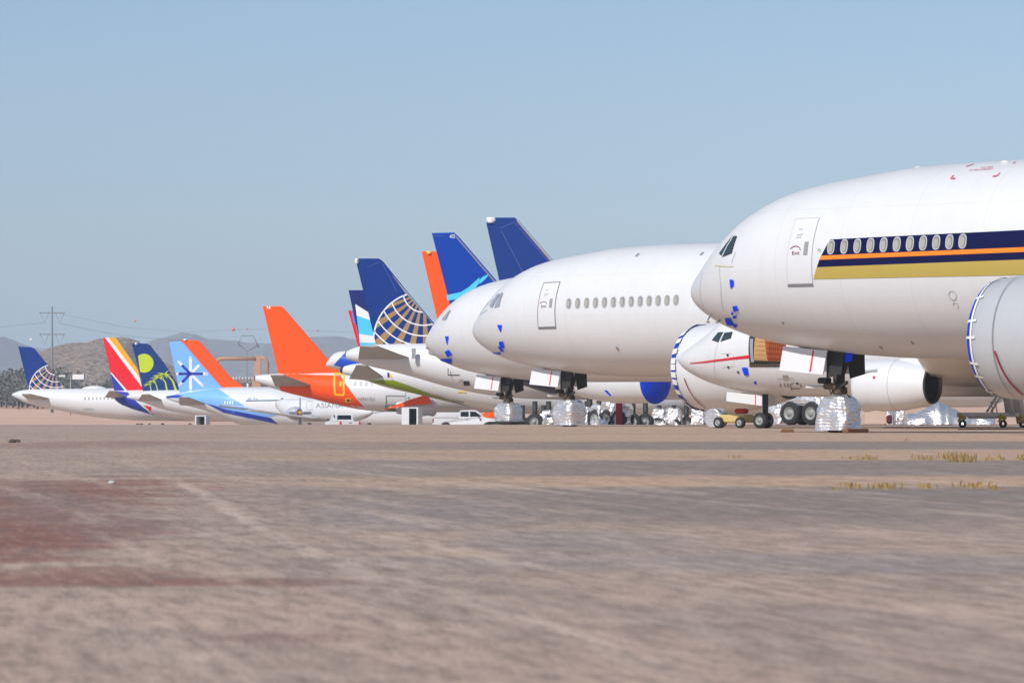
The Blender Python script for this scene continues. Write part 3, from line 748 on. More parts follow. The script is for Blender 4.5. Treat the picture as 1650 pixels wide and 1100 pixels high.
# far left: blue tail with globe
P = tail_plane('white airliner with blue globe tail at the far end of the line', 20, 600, 9, [(20, 634), (27, 630.5), (50, 627), (105, 626), (160, 625.5), (260, 625)], [(20, 637.5), (40, 648), (60, 654), (100, 662), (150, 671), (220, 677), (300, 678)], 1.98, 37)
art = []; globe((76, 587), .53, art, lw=2.2)
P.fin([(29.5, 558), (34, 558.5), (50, 559), (56, 562), (76, 586.5), (106, 627), (104, 632), (47, 632), (46, 626)], UBLUE, art, extra=[UGOLD, UWHITE])
P.stab((83, 642.5), (34, 634.5), 3.3)
windows_row(P, [(137+6.2*k, 641.5) for k in range(8)]); wrapped_gear(P, 222, -2.5, 1.6, 1.5, 3); wrapped_gear(P, 262, 2.5, 1.6, 0, 4)
m = MB(); q = P.on(152, 623, 0); m.loft([[Vector((q.x+1.3*math.cos(t)*k, .5*math.sin(t)*k, q.z-.35+.5*j)) for t in [2*math.pi*i/16 for i in range(16)]] for j, k in ((0, 1.5), (.6, 1.0), (1, .35))]); m.build('radome_hump', WHITE2, P.root)
tx = MB(); P.text(tx, 'N405U', (134, 660), (151, 660), 2.6); tx.build('registration', GREYP, P.root)

# red, amber and blue tail
P = tail_plane('airliner with red and amber striped tail and blue belly', 175, 585, 9, [(175, 629), (190, 629), (230, 628), (330, 628)], [(175.5, 631), (181, 640), (193, 650), (212, 658), (246, 668), (300, 676), (340, 679)], 1.9, 38)
fo = [(166, 544), (187, 544), (222.6, 595), (231, 632), (207, 636), (185, 636), (179, 603)]
P.fin(fo, SRED, [(1, [(169, 543), (187, 543), (226, 598), (232, 628), (228, 622)]), (2, [(174.5, 543), (188, 543), (224, 596), (227, 612), (224, 606)]), (1, [(178, 600), (180, 600), (209, 633), (206, 634.5)]), (3, [(177, 602), (179.5, 602.5), (206.5, 635), (184, 640)])], extra=[UWHITE, SYEL, SBLUE])
paint_body(P, [(0, [(176, 628), (206, 632), (248, 670), (196, 652)]), (0, [(181, 638), (215, 645), (250, 668.5), (212, 659)]), (1, [(231, 652), (244, 655), (243.5, 662), (238, 658)]), (2, [(228, 650), (231, 652), (246, 666), (244, 667)])], [SBLUE, SRED, UWHITE])
P.stab((202, 638.5), (176, 629.5), 2.6, .8, 3); wrapped_gear(P, 241, -2.6, 1.4, 0, 5); wrapped_gear(P, 228, -2.6, 1.3, 1.5, 6); wrapped_gear(P, 306, -2.6, 1.3, 0, 7)

# sun and palm trees
P = tail_plane('airliner with lime sun and palm trees on a dark blue tail', 205, 560, 9, [(205, 637.5), (215, 633.5), (231, 629.5), (289, 628), (340, 629)], [(205, 641), (230, 648), (258, 658), (317, 670), (360, 676)], 1.95, 34)
art = [disc((232.7, 585), 15.2, 1)]
for (bx, by, mx, my, tx_, ty, w) in ((244, 629, 243, 624, 240.5, 618.5, 1.6), (254.5, 629, 252.5, 621, 247, 614, 1.8), (269.5, 629, 267, 616, 257.5, 607, 2.6), (284, 629, 279, 614, 266, 602.5, 3.4)):
    art += [bar((bx, by), (mx, my), w, 1, w*.8), bar((mx, my), ((mx+tx_)/2+.8, (my+ty)/2-1.2), w*.8, 1, w*.6), bar(((mx+tx_)/2+.8, (my+ty)/2-1.2), (tx_, ty), w*.6, 1, w*.4)]
    k = w/3.4
    for ex, ey in ((-19, 3), (-17, 8), (-12, -2), (-10, 6), (6, -6), (4, 7), (10, 1)): art.append(bar((tx_, ty), (tx_+ex*k, ty+ey*k), 2.0*k+.4, 1, .5))
P.fin([(212.2, 554), (220, 553), (236.5, 553.4), (242, 556), (270, 593), (289, 624), (289, 634), (231, 634), (228, 612)], GNAVY, art, extra=[LIME])
rag(P, 220, 553.5, 5, 4)
P.stab((262, 644), (229, 635), 3.0, .9, 3.4)
P0 = P

# orange swept tail behind the light blue one
P = tail_plane('airliner whose orange fin rises behind the light blue tail', 300, 570, 9, [(300, 640), (320, 630), (372, 623.5), (470, 623)], [(300, 644), (330, 655), (390, 672), (450, 676)], 1.95, 36)
P.fin([(292, 547), (300, 547.5), (320, 548.4), (325, 553), (345, 576), (372, 608), (393, 623), (390, 628), (330, 630)], ORANGE); rag(P, 299, 547.5, 7, 3)

# light blue tail with a white and navy star
P = tail_plane('airliner with light blue tail carrying a white and navy star', 267, 535, 10, [(267, 638.5), (290, 633), (330, 627), (375, 624), (430, 624), (480, 632), (520, 640)], [(267, 642), (300, 653), (330, 661), (360, 673), (390, 684), (444, 688), (520, 690)], 2.0, 36)
c0 = (307.5, 602); art = []
for ang, r0, r1, mi, w in ((90, 0, 26, 1, 4.8), (45, 0, 23, 1, 4.2), (-45, 3, 27, 1, 4.2), (-90, 0, 27, 1, 4.8), (0, 0, 26, 1, 4.8), (180, 6, 21, 1, 4.6), (135, 8, 27, 1, 4.2), (-135, 8, 25, 1, 4.2),
                           (0, 0, 18.5, 2, 4.4), (180, 0, 17.5, 2, 4.4), (135, 0, 18, 2, 4.2), (-135, 0, 18, 2, 4.2)):
    t = math.radians(ang); f = lambda r: (c0[0]+r*math.cos(t), c0[1]-r*math.sin(t)); art.append(bar(f(r0), f(r1), w, mi)); art.append(disc(f(r1), w/2, mi, 12))
P.fin([(272.5, 552.5), (280, 550.5), (291.4, 550), (297, 554), (353, 619), (374, 640), (345, 648), (292, 645), (289, 630)], LBLUE, art, extra=[UWHITE, SBLUE])
paint_body(P, [(0, [(268, 637), (353, 620), (394, 653.5), (335, 651)]), (1, [(267, 637), (287, 636), (300, 640), (270, 641)]), (0, [(333, 651), (392, 655), (447, 669), (400, 674)]), (1, [(333, 651.5), (345, 655), (437, 673), (448, 683)]), (1, [(333, 650), (345, 653), (450, 683), (360, 664)])], [LBLUE, SBLUE])
lm = MB(); P.line(lm, [P.hit(353, 653.5), P.hit(400, 659.5), P.hit(454, 666.5)], .16, 0, .06)
P.line(lm, [P.hit(396, 645.5), P.hit(452, 644.5), P.hit(456, 641)], .14, 1, .05)
P.text(lm, 'Jet Air', (399, 643.5), (416, 643.5), 3.5, 1, .05); lm.build('fuselage_marking', [paint('grey brown trim', S(130, 120, 116), .6), paint('slate blue lettering', S(110, 130, 160), .5)], P.root)
tx = MB()
for k in range(4): P.line(tx, [P.hit(363+4*k, 646), P.hit(363+4*k, 651.5)], .14, 0, .06)
tx.build('light_marking', UWHITE, P.root)
P.stab((333, 650.5), (288, 639.5), 3.2, 1.1, 3.8)
m = MB(); q = P.on(400, 623, 0); m.tube([(q.x, 0, q.z-.1), (q.x-.1, 0, q.z+.35)], .12); m.build('antenna', UWHITE, P.root)
LB = P

# big orange tail
P = tail_plane('white airliner with tall plain orange tail and yellow outlined rear door', 412, 435, 8, [(412, 604.5), (434, 602.5), (449, 601.5), (500, 600.3), (560, 600), (700, 600)], [(412, 615), (452, 629), (491, 639), (536, 650.7), (591, 661), (627, 663.5), (695, 664)], 1.98, 37)
P.fin([(423.4, 493.5), (440, 493.2), (453.4, 493.4), (457, 496), (475, 516.6), (525, 574.5), (548, 599.5), (552, 606), (449, 607), (446, 590)], ORANGE, [(1, [(430.5, 492), (432.5, 492), (432.5, 497), (430.5, 497)]), (1, [(433.6, 492), (436, 492), (436, 498), (433.6, 498)])], extra=[UWHITE])
paint_body(P, [(0, [(449, 598), (548, 598), (594, 665), (454, 634)]), (0, [(449, 600), (500, 598), (500, 646), (453, 632)])], [ORANGE], 'orange_tail_paint')
m = MB(); c = [P.hit(*q) for q in ((540, 602), (555.5, 603), (554.5, 636), (540.5, 635.5))]
P.line(m, c+[c[0]], .16, 0, .05); x, z = P.hit(549, 619); P.oval(m, x, z, .16, .5, 0, .05); m.build('rear_door', YEL, P.root)
m = MB(); c = [P.hit(*q) for q in ((556.5, 641), (565.5, 641), (565, 647.5), (557, 647.5))]; P.quad_xz(m, c, 0, .05, 2, 2); 
c = [P.hit(*q) for q in ((559, 642.5), (564, 642.5), (563.7, 646), (559, 646))]; P.quad_xz(m, c, 1, .06, 2, 2); m.build('outflow_panel', [YEL, DARK], P.root)
m = MB(); c = [P.hit(*q) for q in ((622.5, 637), (653.5, 637.5), (653, 655), (622.5, 654.5))]; P.line(m, c+[c[0]], .09, 0, .04); m.build('cargo_door', GREYP, P.root)
windows_row(P, [(572, 618), (581.3, 618), (590, 618.2), (599, 618.4)], .28, .4, GAPL)
tx = MB(); P.text(tx, 'N9312U', (577, 644.3), (603.5, 645.0), 5.0, 0, .05); tx.build('registration', GREYP, P.root)
apu(P, 412.5, 609.6, .30); P.stab((504, 621), (435.5, 604), 3.6, 1.3, 4.4)
x, z = eng_at(P, 702, 657, -5.6)
e = nacelle(P, x, -5.6, z, .58, .74, 3.6, WHITE2)
m = MB(); m.revolve([(-.02, .60), (.06, .45), (.08, .01)], Vector((x, -5.6, z)), (1, 0, 0), 0, 32); m.build('intake_cover', OFFWH, e)
m = MB(); Q = [P.on(px, py, -6.9) for px, py in ((618, 659.5), (640, 655.5), (670, 651.5), (696, 650), (689, 637), (680, 637.5), (655, 645.5))]; m.prism(Q, (0, .5, 0)); m.build('pylon_fairing', ORANGE, P.root)
m = MB(); q = P.on(654, 632, -2.1); r = P.on(654, 690, -2.1); m.tube([(q.x, -2.3, q.z), (r.x, -2.3, 0.4)], .06); m.build('prop_stand', GREYP, P.root)
wrapped_gear(P, 745, -2.6, 1.4, 0, 9)
OR = P

# striped navy, white and cyan tail, green belly
P = tail_plane('airliner with navy, white and cyan banded fin and olive green belly', 550, 386, 8, [(550, 591.5), (574, 585.5), (640, 583), (900, 583)], [(550, 601), (592, 614), (620, 623.5), (680, 636.5), (746, 652), (800, 662), (860, 667), (900, 668)], 1.98, 40)
P.fin([(561.6, 467.4), (600, 467.4), (700, 575), (700, 590), (585, 590), (581, 557)], DNAVY, [(1, [(560, 482), (566, 485.5), (594, 503), (650, 530), (700, 590), (560, 590)]), (2, [(560, 503), (573, 507.5), (595, 515), (640, 530), (700, 560), (601, 541), (579, 538)]), (2, [(575, 551), (604, 552.5), (690, 560), (690, 592), (575, 592)])], extra=[UWHITE, CYAN])
paint_body(P, [(0, [(592, 612.5), (634, 612), (690, 634), (684, 641)]), (0, [(636, 613), (660, 621), (700, 637), (690, 634.5)]), (1, [(690, 634), (705, 637), (760, 656), (684, 641)])], [GREEN, paint('dull olive paint', S(150, 150, 100), .5)], 'green_belly_paint')
apu(P, 551, 596, .29); P.stab((618, 607), (574, 588), 2.8, .9, 3.4)
patches(P, [[(624, 600), (627.5, 600.5), (628, 608), (624.5, 607.5)]], SBLUE, 'livery_patch'); patches(P, [[(628, 600.5), (631.5, 604), (632, 611), (628.4, 607)]], YEL, 'livery_patch')
patches(P, [[(738, 630), (752, 630.5), (752, 632.5), (738, 632)]], YEL, 'livery_patch'); patches(P, [[(728, 643.5), (748, 647), (748, 648.5), (728, 645.5)]], GREYP, 'belly_vent')
for k, px in enumerate((1062, 1086, 1106, 1127, 1147)): wrapped_gear(P, px, -2.6-k%2, (1.35, 1.4, 1, 1.35, .9)[k], (1.9, 2.0, 0, 2.4, 1.7)[k], 90+k)  # some are added to darken the shaded gap between wrapped wheels
wrapped_gear(P, 842, -2.6, 1.3, 0, 12); wrapped_gear(P, 876, -2.6, 1.0, 1.5, 13)

# red and blue sliver of a fin behind it
P = tail_plane('airliner with red and blue fin edge and white blue tail body', 528, 420, 8, [(526, 585), (531, 577), (541, 568), (548, 566), (560, 565.5), (620, 565)], [(526, 590), (560, 600), (620, 615)], 1.98, 36)
P.fin([(561, 500), (600, 500), (640, 560), (640, 575), (580, 575), (577, 558)], SRED, [(1, [(555, 495), (600, 495), (600, 520), (573, 523), (564.5, 512), (561, 511)]), (2, [(573.8, 523), (620, 520), (640, 560), (582, 560)])], extra=[paint('mid blue paint', S(84, 130, 226), .35), UWHITE])
paint_body(P, [(0, [(560, 566), (600, 566), (600, 600), (538, 588)])], [paint('strong blue paint', S(36, 78, 190), .35)], 'blue_tail_paint')

# big globe tail
P = tail_plane('white airliner with tall blue globe tail above the nearest noses', 558, 364, 8, [(558, 566), (582, 557), (611, 554.5), (687.5, 553), (900, 551)], [(558, 578), (600, 591), (638.6, 600), (670, 608.5), (733.6, 626), (802, 638), (870, 643), (960, 644)], 2.1, 46)
art = []; globe((656, 471), 1.0, art)
for a, b in (((617, 424), (662, 478)), ((612, 422), (592, 431)), ((617, 425), (640, 470))): art.append((3, bar(a, b, .7, 3)[1]))
art.append((4, [(612, 416), (617, 421), (654.6, 467), (702, 520), (735, 560), (732, 562), (699, 523), (652, 470)]))
P.fin([(575, 426), (578.5, 416.4), (610.4, 416.4), (617, 421), (654.6, 467.7), (699.6, 521), (735, 562), (735, 566), (608, 562), (604, 547)], UBLUE, art, extra=[UGOLD, UWHITE, paint('pale seam', S(90, 110, 170), .5), STEEL])
rag(P, 575.5, 421, 7, 9); apu(P, 559, 571.5, .30)
P.stab((663, 577), (580, 557.5), 4.2, 1.4, 5.0)
m = MB(); m.box(P.on(666.5, 569.5, -1.9), (.28, .25, .8)); m.build('stabiliser_gap', GREYP, P.root)
m = MB(); c = P.hit(752, 617); P.oval(m, c[0], c[1], .5, .35, 0, .04, .3); m.build('outflow_valve', DARK, P.root)
m = MB(); a = P.on(722, 594, -2.0); m.tube([a, a-Vector((0, 0, .5)), a-Vector((-.9, 0, .5))], .05); m.build('drain_mast', DARK, P.root)
for k, px in enumerate((862, 884, 900, 916, 946, 1020, 1040)): wrapped_gear(P, px, -3.6 if k % 2 else -2.4, 1.0, 1.5 if px == 884 else 0, 80+k)  # extra gear added as dark fill for the shaded ground below the bellies
wrapped_gear(P, 930, -3.6, 1.0, 1.7, 16)

# second big globe tail
P = tail_plane('airliner with highest blue fin rising behind the white noses', 775, 450, 9, [(775, 560), (800, 540), (850, 528), (1200, 522)], [(775, 572), (850, 596), (950, 640), (1020, 653), (1200, 656)], 2.8, 52)
art = []; globe((890, 420), 1.27, art)
for a, b in (((806, 368), (829, 358)), ((829, 358), (884, 421)), ((808, 372), (846, 445))): art.append((3, bar(a, b, .8, 3)[1]))
art.append((4, [(831, 350), (838, 357.5), (892, 420), (990, 535), (986, 535), (888, 422), (834, 358)]))
P.fin([(783.5, 359), (799, 350.6), (829.6, 350.6), (838, 357.7), (892, 420), (990, 533), (990, 540), (824, 538)], UBLUE, art, extra=[UGOLD, UWHITE, paint('pale seam', S(90, 110, 170), .5), STEEL])
rag(P, 791, 355, 16, 9)

# blue tail with a cyan swoosh, engine intake covered in blue
P = tail_plane('airliner with blue tail, cyan swoosh and blue sheet over its intake', 694, 330, 42, [(694, 560), (720, 548), (780, 540), (1000, 520)], [(694, 572), (760, 590), (840, 618), (905, 636), (960, 640), (1000, 640)], 2.8, 50)
sw = [(1, [(792, 440.5), (780, 446), (771, 455), (776, 457), (783, 451)]), (1, [(775, 447), (757, 463), (745, 470.5), (748, 484), (760, 474), (774, 457)]), (1, [(745, 470.5), (722, 475.5), (724, 484), (748, 481)]), (1, [(752, 476), (728, 490), (733, 500), (770, 468)])]
a, b = P.on(727, 384), P.on(736, 384); vs, fs = text_verts('402'); w = max(v.x for v in vs)
fm = P.fin([(696, 375.5), (731.5, 374.6), (741, 383.7), (801, 453.5), (880, 545), (880, 552), (742, 555)], UBLUE2, sw+[(2, bar((697.5, 379.7), (717, 380.2), .8, 2)[1])]+[(4, [(733, 374), (741, 383), (801, 452), (830, 488), (826, 488), (798, 454), (738, 384)])], extra=[CYAN, paint('pale seam', S(90, 110, 170), .5), UWHITE, STEEL])
m = MB(); m.add([Vector((lin(a.x, b.x, v.x/w), -.175, a.z+v.y/.69*.26)) for v in vs], fs); m.build('fleet_number', UWHITE, fm)
paint_body(P, [(0, [(760, 580), (905, 605), (906, 640), (780, 598)]), (0, [(820, 600), (880, 606), (904, 637), (830, 617)])], [NAVY], 'blue_belly_paint')
x, z = eng_at(P, 1060, 613, -9.0)
e = nacelle(P, x, -9.0, z, 1.33, 1.5, 6.4, WHITE2)
m = MB(); o = Vector((x, -9.0, z)); m.revolve([(-.25, 1.54), (-.1, 1.48), (.0, 1.37), (.12, 1.15), (.2, .6), (.22, .01)], o, (1, 0, 0), 0, 48); m.build('intake_cover', COVERF, e)
def nq(px, py): 
    q = P.on(px, py, -10.3); dz = max(-.99, min(.99, (q.z-z)/1.5)); return Vector((q.x, -9.0-1.53*math.sqrt(1-dz*dz), q.z))
m = MB(); m.add([nq(*p) for p in ((973, 627), (980, 625.5), (986, 637), (980, 639))], [(0, 1, 2, 3)], 1); m.add([nq(*p) for p in ((975, 629), (979, 628), (984, 637), (980, 638))], [(0, 1, 2, 3)], 0); m.build('cowl_patch', [TAPE, TAPEW], e)
for i, (px, w, h) in enumerate(((966, 1.1, 1.6), (985, 1.3, 2.2), (1003, 1.2, 2.2), (950, .8, 1.4))): wrapped_gear(P, px, -5.0, w, h, 40+i)
m = MB(); q = P.on(997.5, 668, -6.2); m.box((q.x, -6.2, 1.1), (.5, .08, 2.2)); m.build('red_strap', paint('dark red strap', S(150, 30, 44), .6), P.root)

# orange sliver behind the swoosh tail
P = tail_plane('airliner with orange fin half hidden by the blue swoosh tail', 700, 425, 9, [(700, 570), (740, 545), (1000, 535)], [(700, 580), (760, 600), (1000, 640)], 2.5, 46)
P.fin([(679.5, 405), (703, 405), (716, 407), (740, 436), (800, 520), (800, 545), (714, 550), (705, 516)], ORANGE); rag(P, 692, 407, 11, 5, paint('yellow cloth', S(240, 200, 110), .7))

# propeller airliner under the orange tail
phi = math.radians(-45); D = 507.4
P = Plane('propeller_airliner', 'white twin propeller airliner under the orange tail, its propellers standing still', 'propeller airliner', (-20.7, D), phi, -8, ground(D))
P.set_nose_profile([(0, 3.3, 3.35, .03), (.5, 2.95, 3.75, .45), (1.5, 2.6, 4.2, .8), (3, 2.35, 4.6, 1.05), (5, 2.3, 4.85, 1.2), (11.5, 2.3, 4.85, 1.2), (14, 3.0, 4.8, .75), (15.5, 3.9, 4.6, .1)], 15.5); P.fuselage(WHITE2, 60, 32, 1.5)
P.wing(-7.2, 2.6, 2.6, 1.3, 10.5, .06, .10, 1.0, OFFWH, .2)
for px, yy in ((482, -3.35), (545, 3.35)):
    q = P.on(px, 666, yy); m = MB(); o = Vector((q.x, yy, q.z+.05))
    m.revolve([(0, .40), (-.12, .62), (-.6, .72), (-1.1, .64), (-2.0, .25)], o, (1, 0, 0), 0, 28); m.revolve([(0, .40), (-.5, .36)], o, (1, 0, 0), 1, 20, False, True); e = m.build('engine', [paint('grey cowling', (.45, .46, .52), .4), paint('dark red intake', S(96, 44, 52), .6)], P.root)
    s_ = MB(); s_.revolve([(.5, .01), (.42, .12), (.2, .23), (0, .28)], o, (1, 0, 0), 0, 20); s_.build('spinner', paint('ochre spinner', S(178, 140, 74), .4), e)
    for k in range(4):
        t = math.pi/2*k; u = Vector((0, math.cos(t), math.sin(t))); w = Vector((0, -math.sin(t), math.cos(t))); b = MB()
        b.loft([[o+Vector((.15, 0, 0))+u*r+(w*math.cos(a)*c+Vector((1, 0, 0))*(math.sin(a)*.04+math.cos(a)*c*.5)) for a in [2*math.pi*j/10 for j in range(10)]] for r, c in ((.2, .07), (.6, .15), (1.2, .16), (1.62, .12), (1.7, .04))]); b.build('propeller_blade', GREYP, e)
tx = MB(); P.text(tx, 'ASIANA', (509, 656.8), (553, 656.8), 7.5, 0, .04); tx.build('lettering', GREYP, P.root)
m = MB(); c = [P.hit(*q) for q in ((495, 646), (504, 646), (504, 660), (495, 660))]; P.line(m, c+[c[0]], .06, 0, .03); m.build('cabin_door', GAPL, P.root)
for px in (499, 595): wrapped_gear(P, px, -3.0 if px < 550 else 0, 1.2, 0, 50)

# ---------------------------------------------------------------- vehicles and ground equipment
def pickup(name, label, org, phi):
    R = thing(name, label, 'pickup truck', org, phi); m = MB(); W = .98
    prof = [(-2.9, .62), (-2.88, 1.12), (-2.86, 1.22), (-.72, 1.22), (-.66, 1.30), (-.62, 1.78), (-.5, 1.90), (.62, 1.92), (.95, 1.84), (1.55, 1.28), (2.3, 1.20), (2.72, 1.08), (2.82, .80), (2.8, .48), (2.3, .42), (-2.4, .5)]
    def sec(y, k):
        return [Vector((x, y, z if z < 1.3 else 1.3+(z-1.3)*k)) for x, z in prof]
    n = len(prof)
    ins = lambda y, d: [Vector((x, y*(1 if z < 1.25 else .86), z)) for x, z in prof]
    m.loft([ins(-W, 0), ins(W, 0)], smooth=False); body = m.build('body', WHITE2, R)
    b = MB(); b.box((-1.78, 0, 1.21), (1.95, 1.6, .04)); b.build('cargo_bed', DARK, R)
    for sd in (-1, 1):
        for q in ([(-.52, 1.36), (-.50, 1.76), (.16, 1.78), (.18, 1.34)], [(.30, 1.34), (.30, 1.79), (.78, 1.76), (1.30, 1.36)]):
            g = MB(); g.prism([Vector((x, sd*(.845), z)) for x, z in q], (0, sd*.012, 0)); g.build('side_window', TGLASS, R)
        for x in (-1.78, 1.85):
            w = MB(); w.revolve([(-.02, .47), (.03, .47)], (x, sd*W, .42), (0, sd, 0), 0, 28, True, True); w.build('wheel_arch', DARK, R)
            wheel((x, sd*(W-.06), .39), .39, .26, (0, 1, 0), R)
        t = MB(); t.box((-2.86, sd*.88, 1.0), (.12, .2, .38), bev=.02); t.build('tail_lamp', LAMP, R)
        h = MB(); h.box((2.76, sd*.8, .95), (.12, .3, .2), bev=.03); h.build('headlamp', paint('clear lamp', (.7, .7, .7), .1), R)
        d = MB(); d.box((.02, sd*(W+.01), 1.14), (.16, .03, .04)); d.build('door_handle', GREYP, R)
        d = MB(); d.box((1.05, sd*(W+.12), 1.32), (.12, .22, .18), bev=.03); d.build('wing_mirror', DARK, R)
    g = MB(); g.add([(-.655, -.68, 1.36), (-.655, .68, 1.36), (-.625, .62, 1.76), (-.625, -.62, 1.76)], [(0, 1, 2, 3)]); g.build('rear_window', TGLASS, R)
    t = MB(); t.box((-2.90, 0, .92), (.04, 1.62, .52), bev=.015); t.box((-2.93, 0, 1.08), (.03, .2, .08), 1); t.build('tailgate', [WHITE2, DARK], R)
    for sd in (-1, 1):
        t = MB(); t.box((-1.78, sd*.93, 1.235), (2.1, .07, .03)); t.build('bed_rail', DARK, R)
    t = MB(); t.box((-2.95, 0, .55), (.14, 1.85, .16), bev=.03); t.build('rear_bumper', STEEL, R)
    return R
D = 400; pickup('pickup_truck', 'white crew cab pickup seen side on, in front of a foil wrapped wheel', ((752-CX)/F*D, D, ground(D)), 0)
D = 425; pickup('pickup_truck', 'white pickup seen from behind under the orange tail', ((551-CX)/F*D, D+1.5, ground(D)), math.radians(106))
def box_trailer(label, px, D, w, h):
    R = thing('box_trailer', label, 'trailer', ((px-CX)/F*D, D, ground(D)), math.radians(-8)); m = MB()
    t = .16
    m.box((-w/2+t/2, 0, h/2+.2), (t, 2.4, h), bev=.03); m.box((w/2-t/2, 0, h/2+.2), (t, 2.4, h), bev=.03); m.box((0, 0, h+.2), (w, 2.4, .12), bev=.03); m.box((0, 0, .25), (w, 2.4, .1)); m.box((0, 1.0, h/2+.2), (w-.1, .1, h-.1), 1)
    m.build('body', [WHITE2, DARK], R)
    for x in (-w/2+.3, w/2-.3): wheel((x, -.9, .25), .25, .18, (1, 0, 0), R)
    return R
box_trailer('white box cart with a dark opening beside the light blue airliner', 326.5, 520, 1.25, 2.9)
b = box_trailer('white box cart with dark opening behind the long pickup', 664, 415, 1.5, 2.0)
m = MB(); m.box((-1.0+.62, -1.23, 1.3), (.62, .05, 1.9)); m.build('side_panel', WHITE2, b)
# orange tractor roof beyond the pickup
D = 440; p = pt(794, 668, D); R = thing('tow_tractor', 'orange tow tractor mostly hidden beyond the white pickup', 'tow tractor', (p.x, D, ground(D)))
m = MB(); m.box((0, 0, 1.0), (2.6, 1.6, .7), bev=.1); m.build('body', ORANGE, R); m = MB(); m.loft([[Vector((1.0*k*math.cos(t), .8*k*math.sin(t), z-ground(D)+p.z-.3)) for t in [2*math.pi*i/20 for i in range(20)]] for z, k in ((-.2, 1), (.25, 1), (.5, .8), (.62, .4))]); m.build('cab_roof', ORANGE, R)
for x in (-.8, .8): wheel((x, -.8, .38), .38, .25, (0, 1, 0), R)

# pile wrapped in foil, cartons, wrapped wheel sets near the right edge
D = 258; p0 = pt(1460, 684, D); p1 = pt(1600, 684, D); R = thing('foil_heap', 'long low heap of equipment wrapped in silver foil under the nearest airliner', 'wrapped equipment', ((p0.x+p1.x)/2, D, 0))
rings = []; Wd = p1.x-p0.x
hp = lambda u: .6+ (.7*max(0, 1-abs(u-.38)/.26)) if u < .62 else .6-.2*(u-.62)
for i in range(41):
    u = i/40; hgt = max(.3, hp(u)); x = -Wd/2+Wd*u
    rings.append([Vector((x, 1.0*math.cos(t)*(1.1-.4*max(0, math.sin(t))), hgt*max(0, math.sin(t))**.6 if math.sin(t) > 0 else 0)) for t in [math.pi*k/15 for k in range(16)]])
m = MB(); m.loft(crumple(crumple(rings, .14, 1.7, 5), .09, 4.5, 8), closed=False); m.build('foil_sheet', FOIL, R)
D = 262; p = pt(1410, 684, D); R = thing('carton', 'pale cardboard carton behind the foil wrapped nose wheel', 'carton', (p.x, D, 0), .1)
m = MB(); m.box((0, 0, .34), (1.25, .9, .62), bev=.02); m.box((.12, 0, .70), (.85, .8, .1), bev=.02); m.build('box', BEIGE, R)
for i, px in enumerate((1433, 1450)):
    D = 262; p = pt(px, 684, D); R = thing('wrapped_wheel', ['dull red and foil wrapped wheel beside the carton', 'foil wrapped wheel between carton side and long foil heap'][i], 'wheel', (p.x, D, 0))
    wheel((0, 0, .4), .4, .3, (1, 0, 0), R, 'tyre'); foil_cover('foil_wrap', (0, 0, 0), .55, .9, .82, R, 60+i, .8, .08)
    if i == 0: m = MB(); m.box((-.05, -.42, .3), (.3, .2, .42), bev=.05); m.build('red_cover', paint('dull maroon cloth', S(96, 44, 60), .8), R)
D = 205; p = pt(1605, 688, D); R = thing('engine_stand', 'white tubular equipment stand on yellow and black castors', 'equipment stand', (p.x, D, 0))
m = MB(); q = lambda px, py: Vector((pt(px, py, D).x-p.x, 0, pt(px, py, D).z))
for y in (-.9, .9):
    v = Vector((0, y, 0))
    m.box(q(1602, 668)+v, (3.1, .12, .2), bev=.02); 
    m.tube([q(1628, 668)+v, q(1620, 612)+v], .13, 0, 6); m.tube([q(1647, 682)+v, q(1634, 612)+v], .15, 0, 6); m.tube([q(1593, 664)+v, q(1616, 628)+v], .05, 0, 8); m.tube([q(1600, 646)+v, q(1604, 668)+v], .03, 0, 6)
for px in (1552, 1602, 1646): a = q(px, 668); m.tube([a+Vector((0, -.9, 0)), a+Vector((0, .9, 0))], .07, 0, 8)
m.box(q(1590, 672), (1.6, .9, .1), bev=.02)
m.build('frame', OFFWH, R)
for px in (1547, 1612, 1644):
    for y in (-.9,):
        a = q(px, 684)+Vector((0, y, 0)); c = MB(); zc = .2
        c.box((a.x, a.y, .46), (.34, .26, .16), 0, Matrix.Rotation(.5, 3, 'Y'), .03); c.box((a.x-.1, a.y, .36), (.10, .3, .26), 0, Matrix.Rotation(.5, 3, 'Y')); k = c.build('castor', [paint('faded yellow paint', S(190, 170, 50), .6)], R)
        w = MB(); tyre(w, (a.x+.02, a.y, .17), .17, .2, (.5, 1, 0)); w.build('castor_wheel', RUBBER, k)
        s_ = MB(); s_.tube([(a.x+.02, a.y, .5), (a.x+.05, a.y, q(0, 668).z)], .06); s_.build('castor_post', STEEL, k)
D = 152.5; p = pt(1269, 697, D)
R = thing('wheel_chock', 'brown timber wheel chock lying alone on the tarmac before the freighter', 'wheel chock', (p.x, D, 0), .1)
m = MB(); m.prism([(-.22, -.12, 0), (.22, -.12, 0), (.17, -.12, .115), (-.17, -.12, .115)], (0, .26, 0)); m.build('block', LUMBER, R)
p = A.wor((-6.55, .25, 0)); R = thing('timber_block', 'brown timber block against the foil wrapped nose wheel', 'wheel chock', (p.x, p.y, 0), PH)
m = MB(); m.box((0, -.25, .07), (.24, 1.15, .13), bev=.02); m.build('block', LUMBER, R)
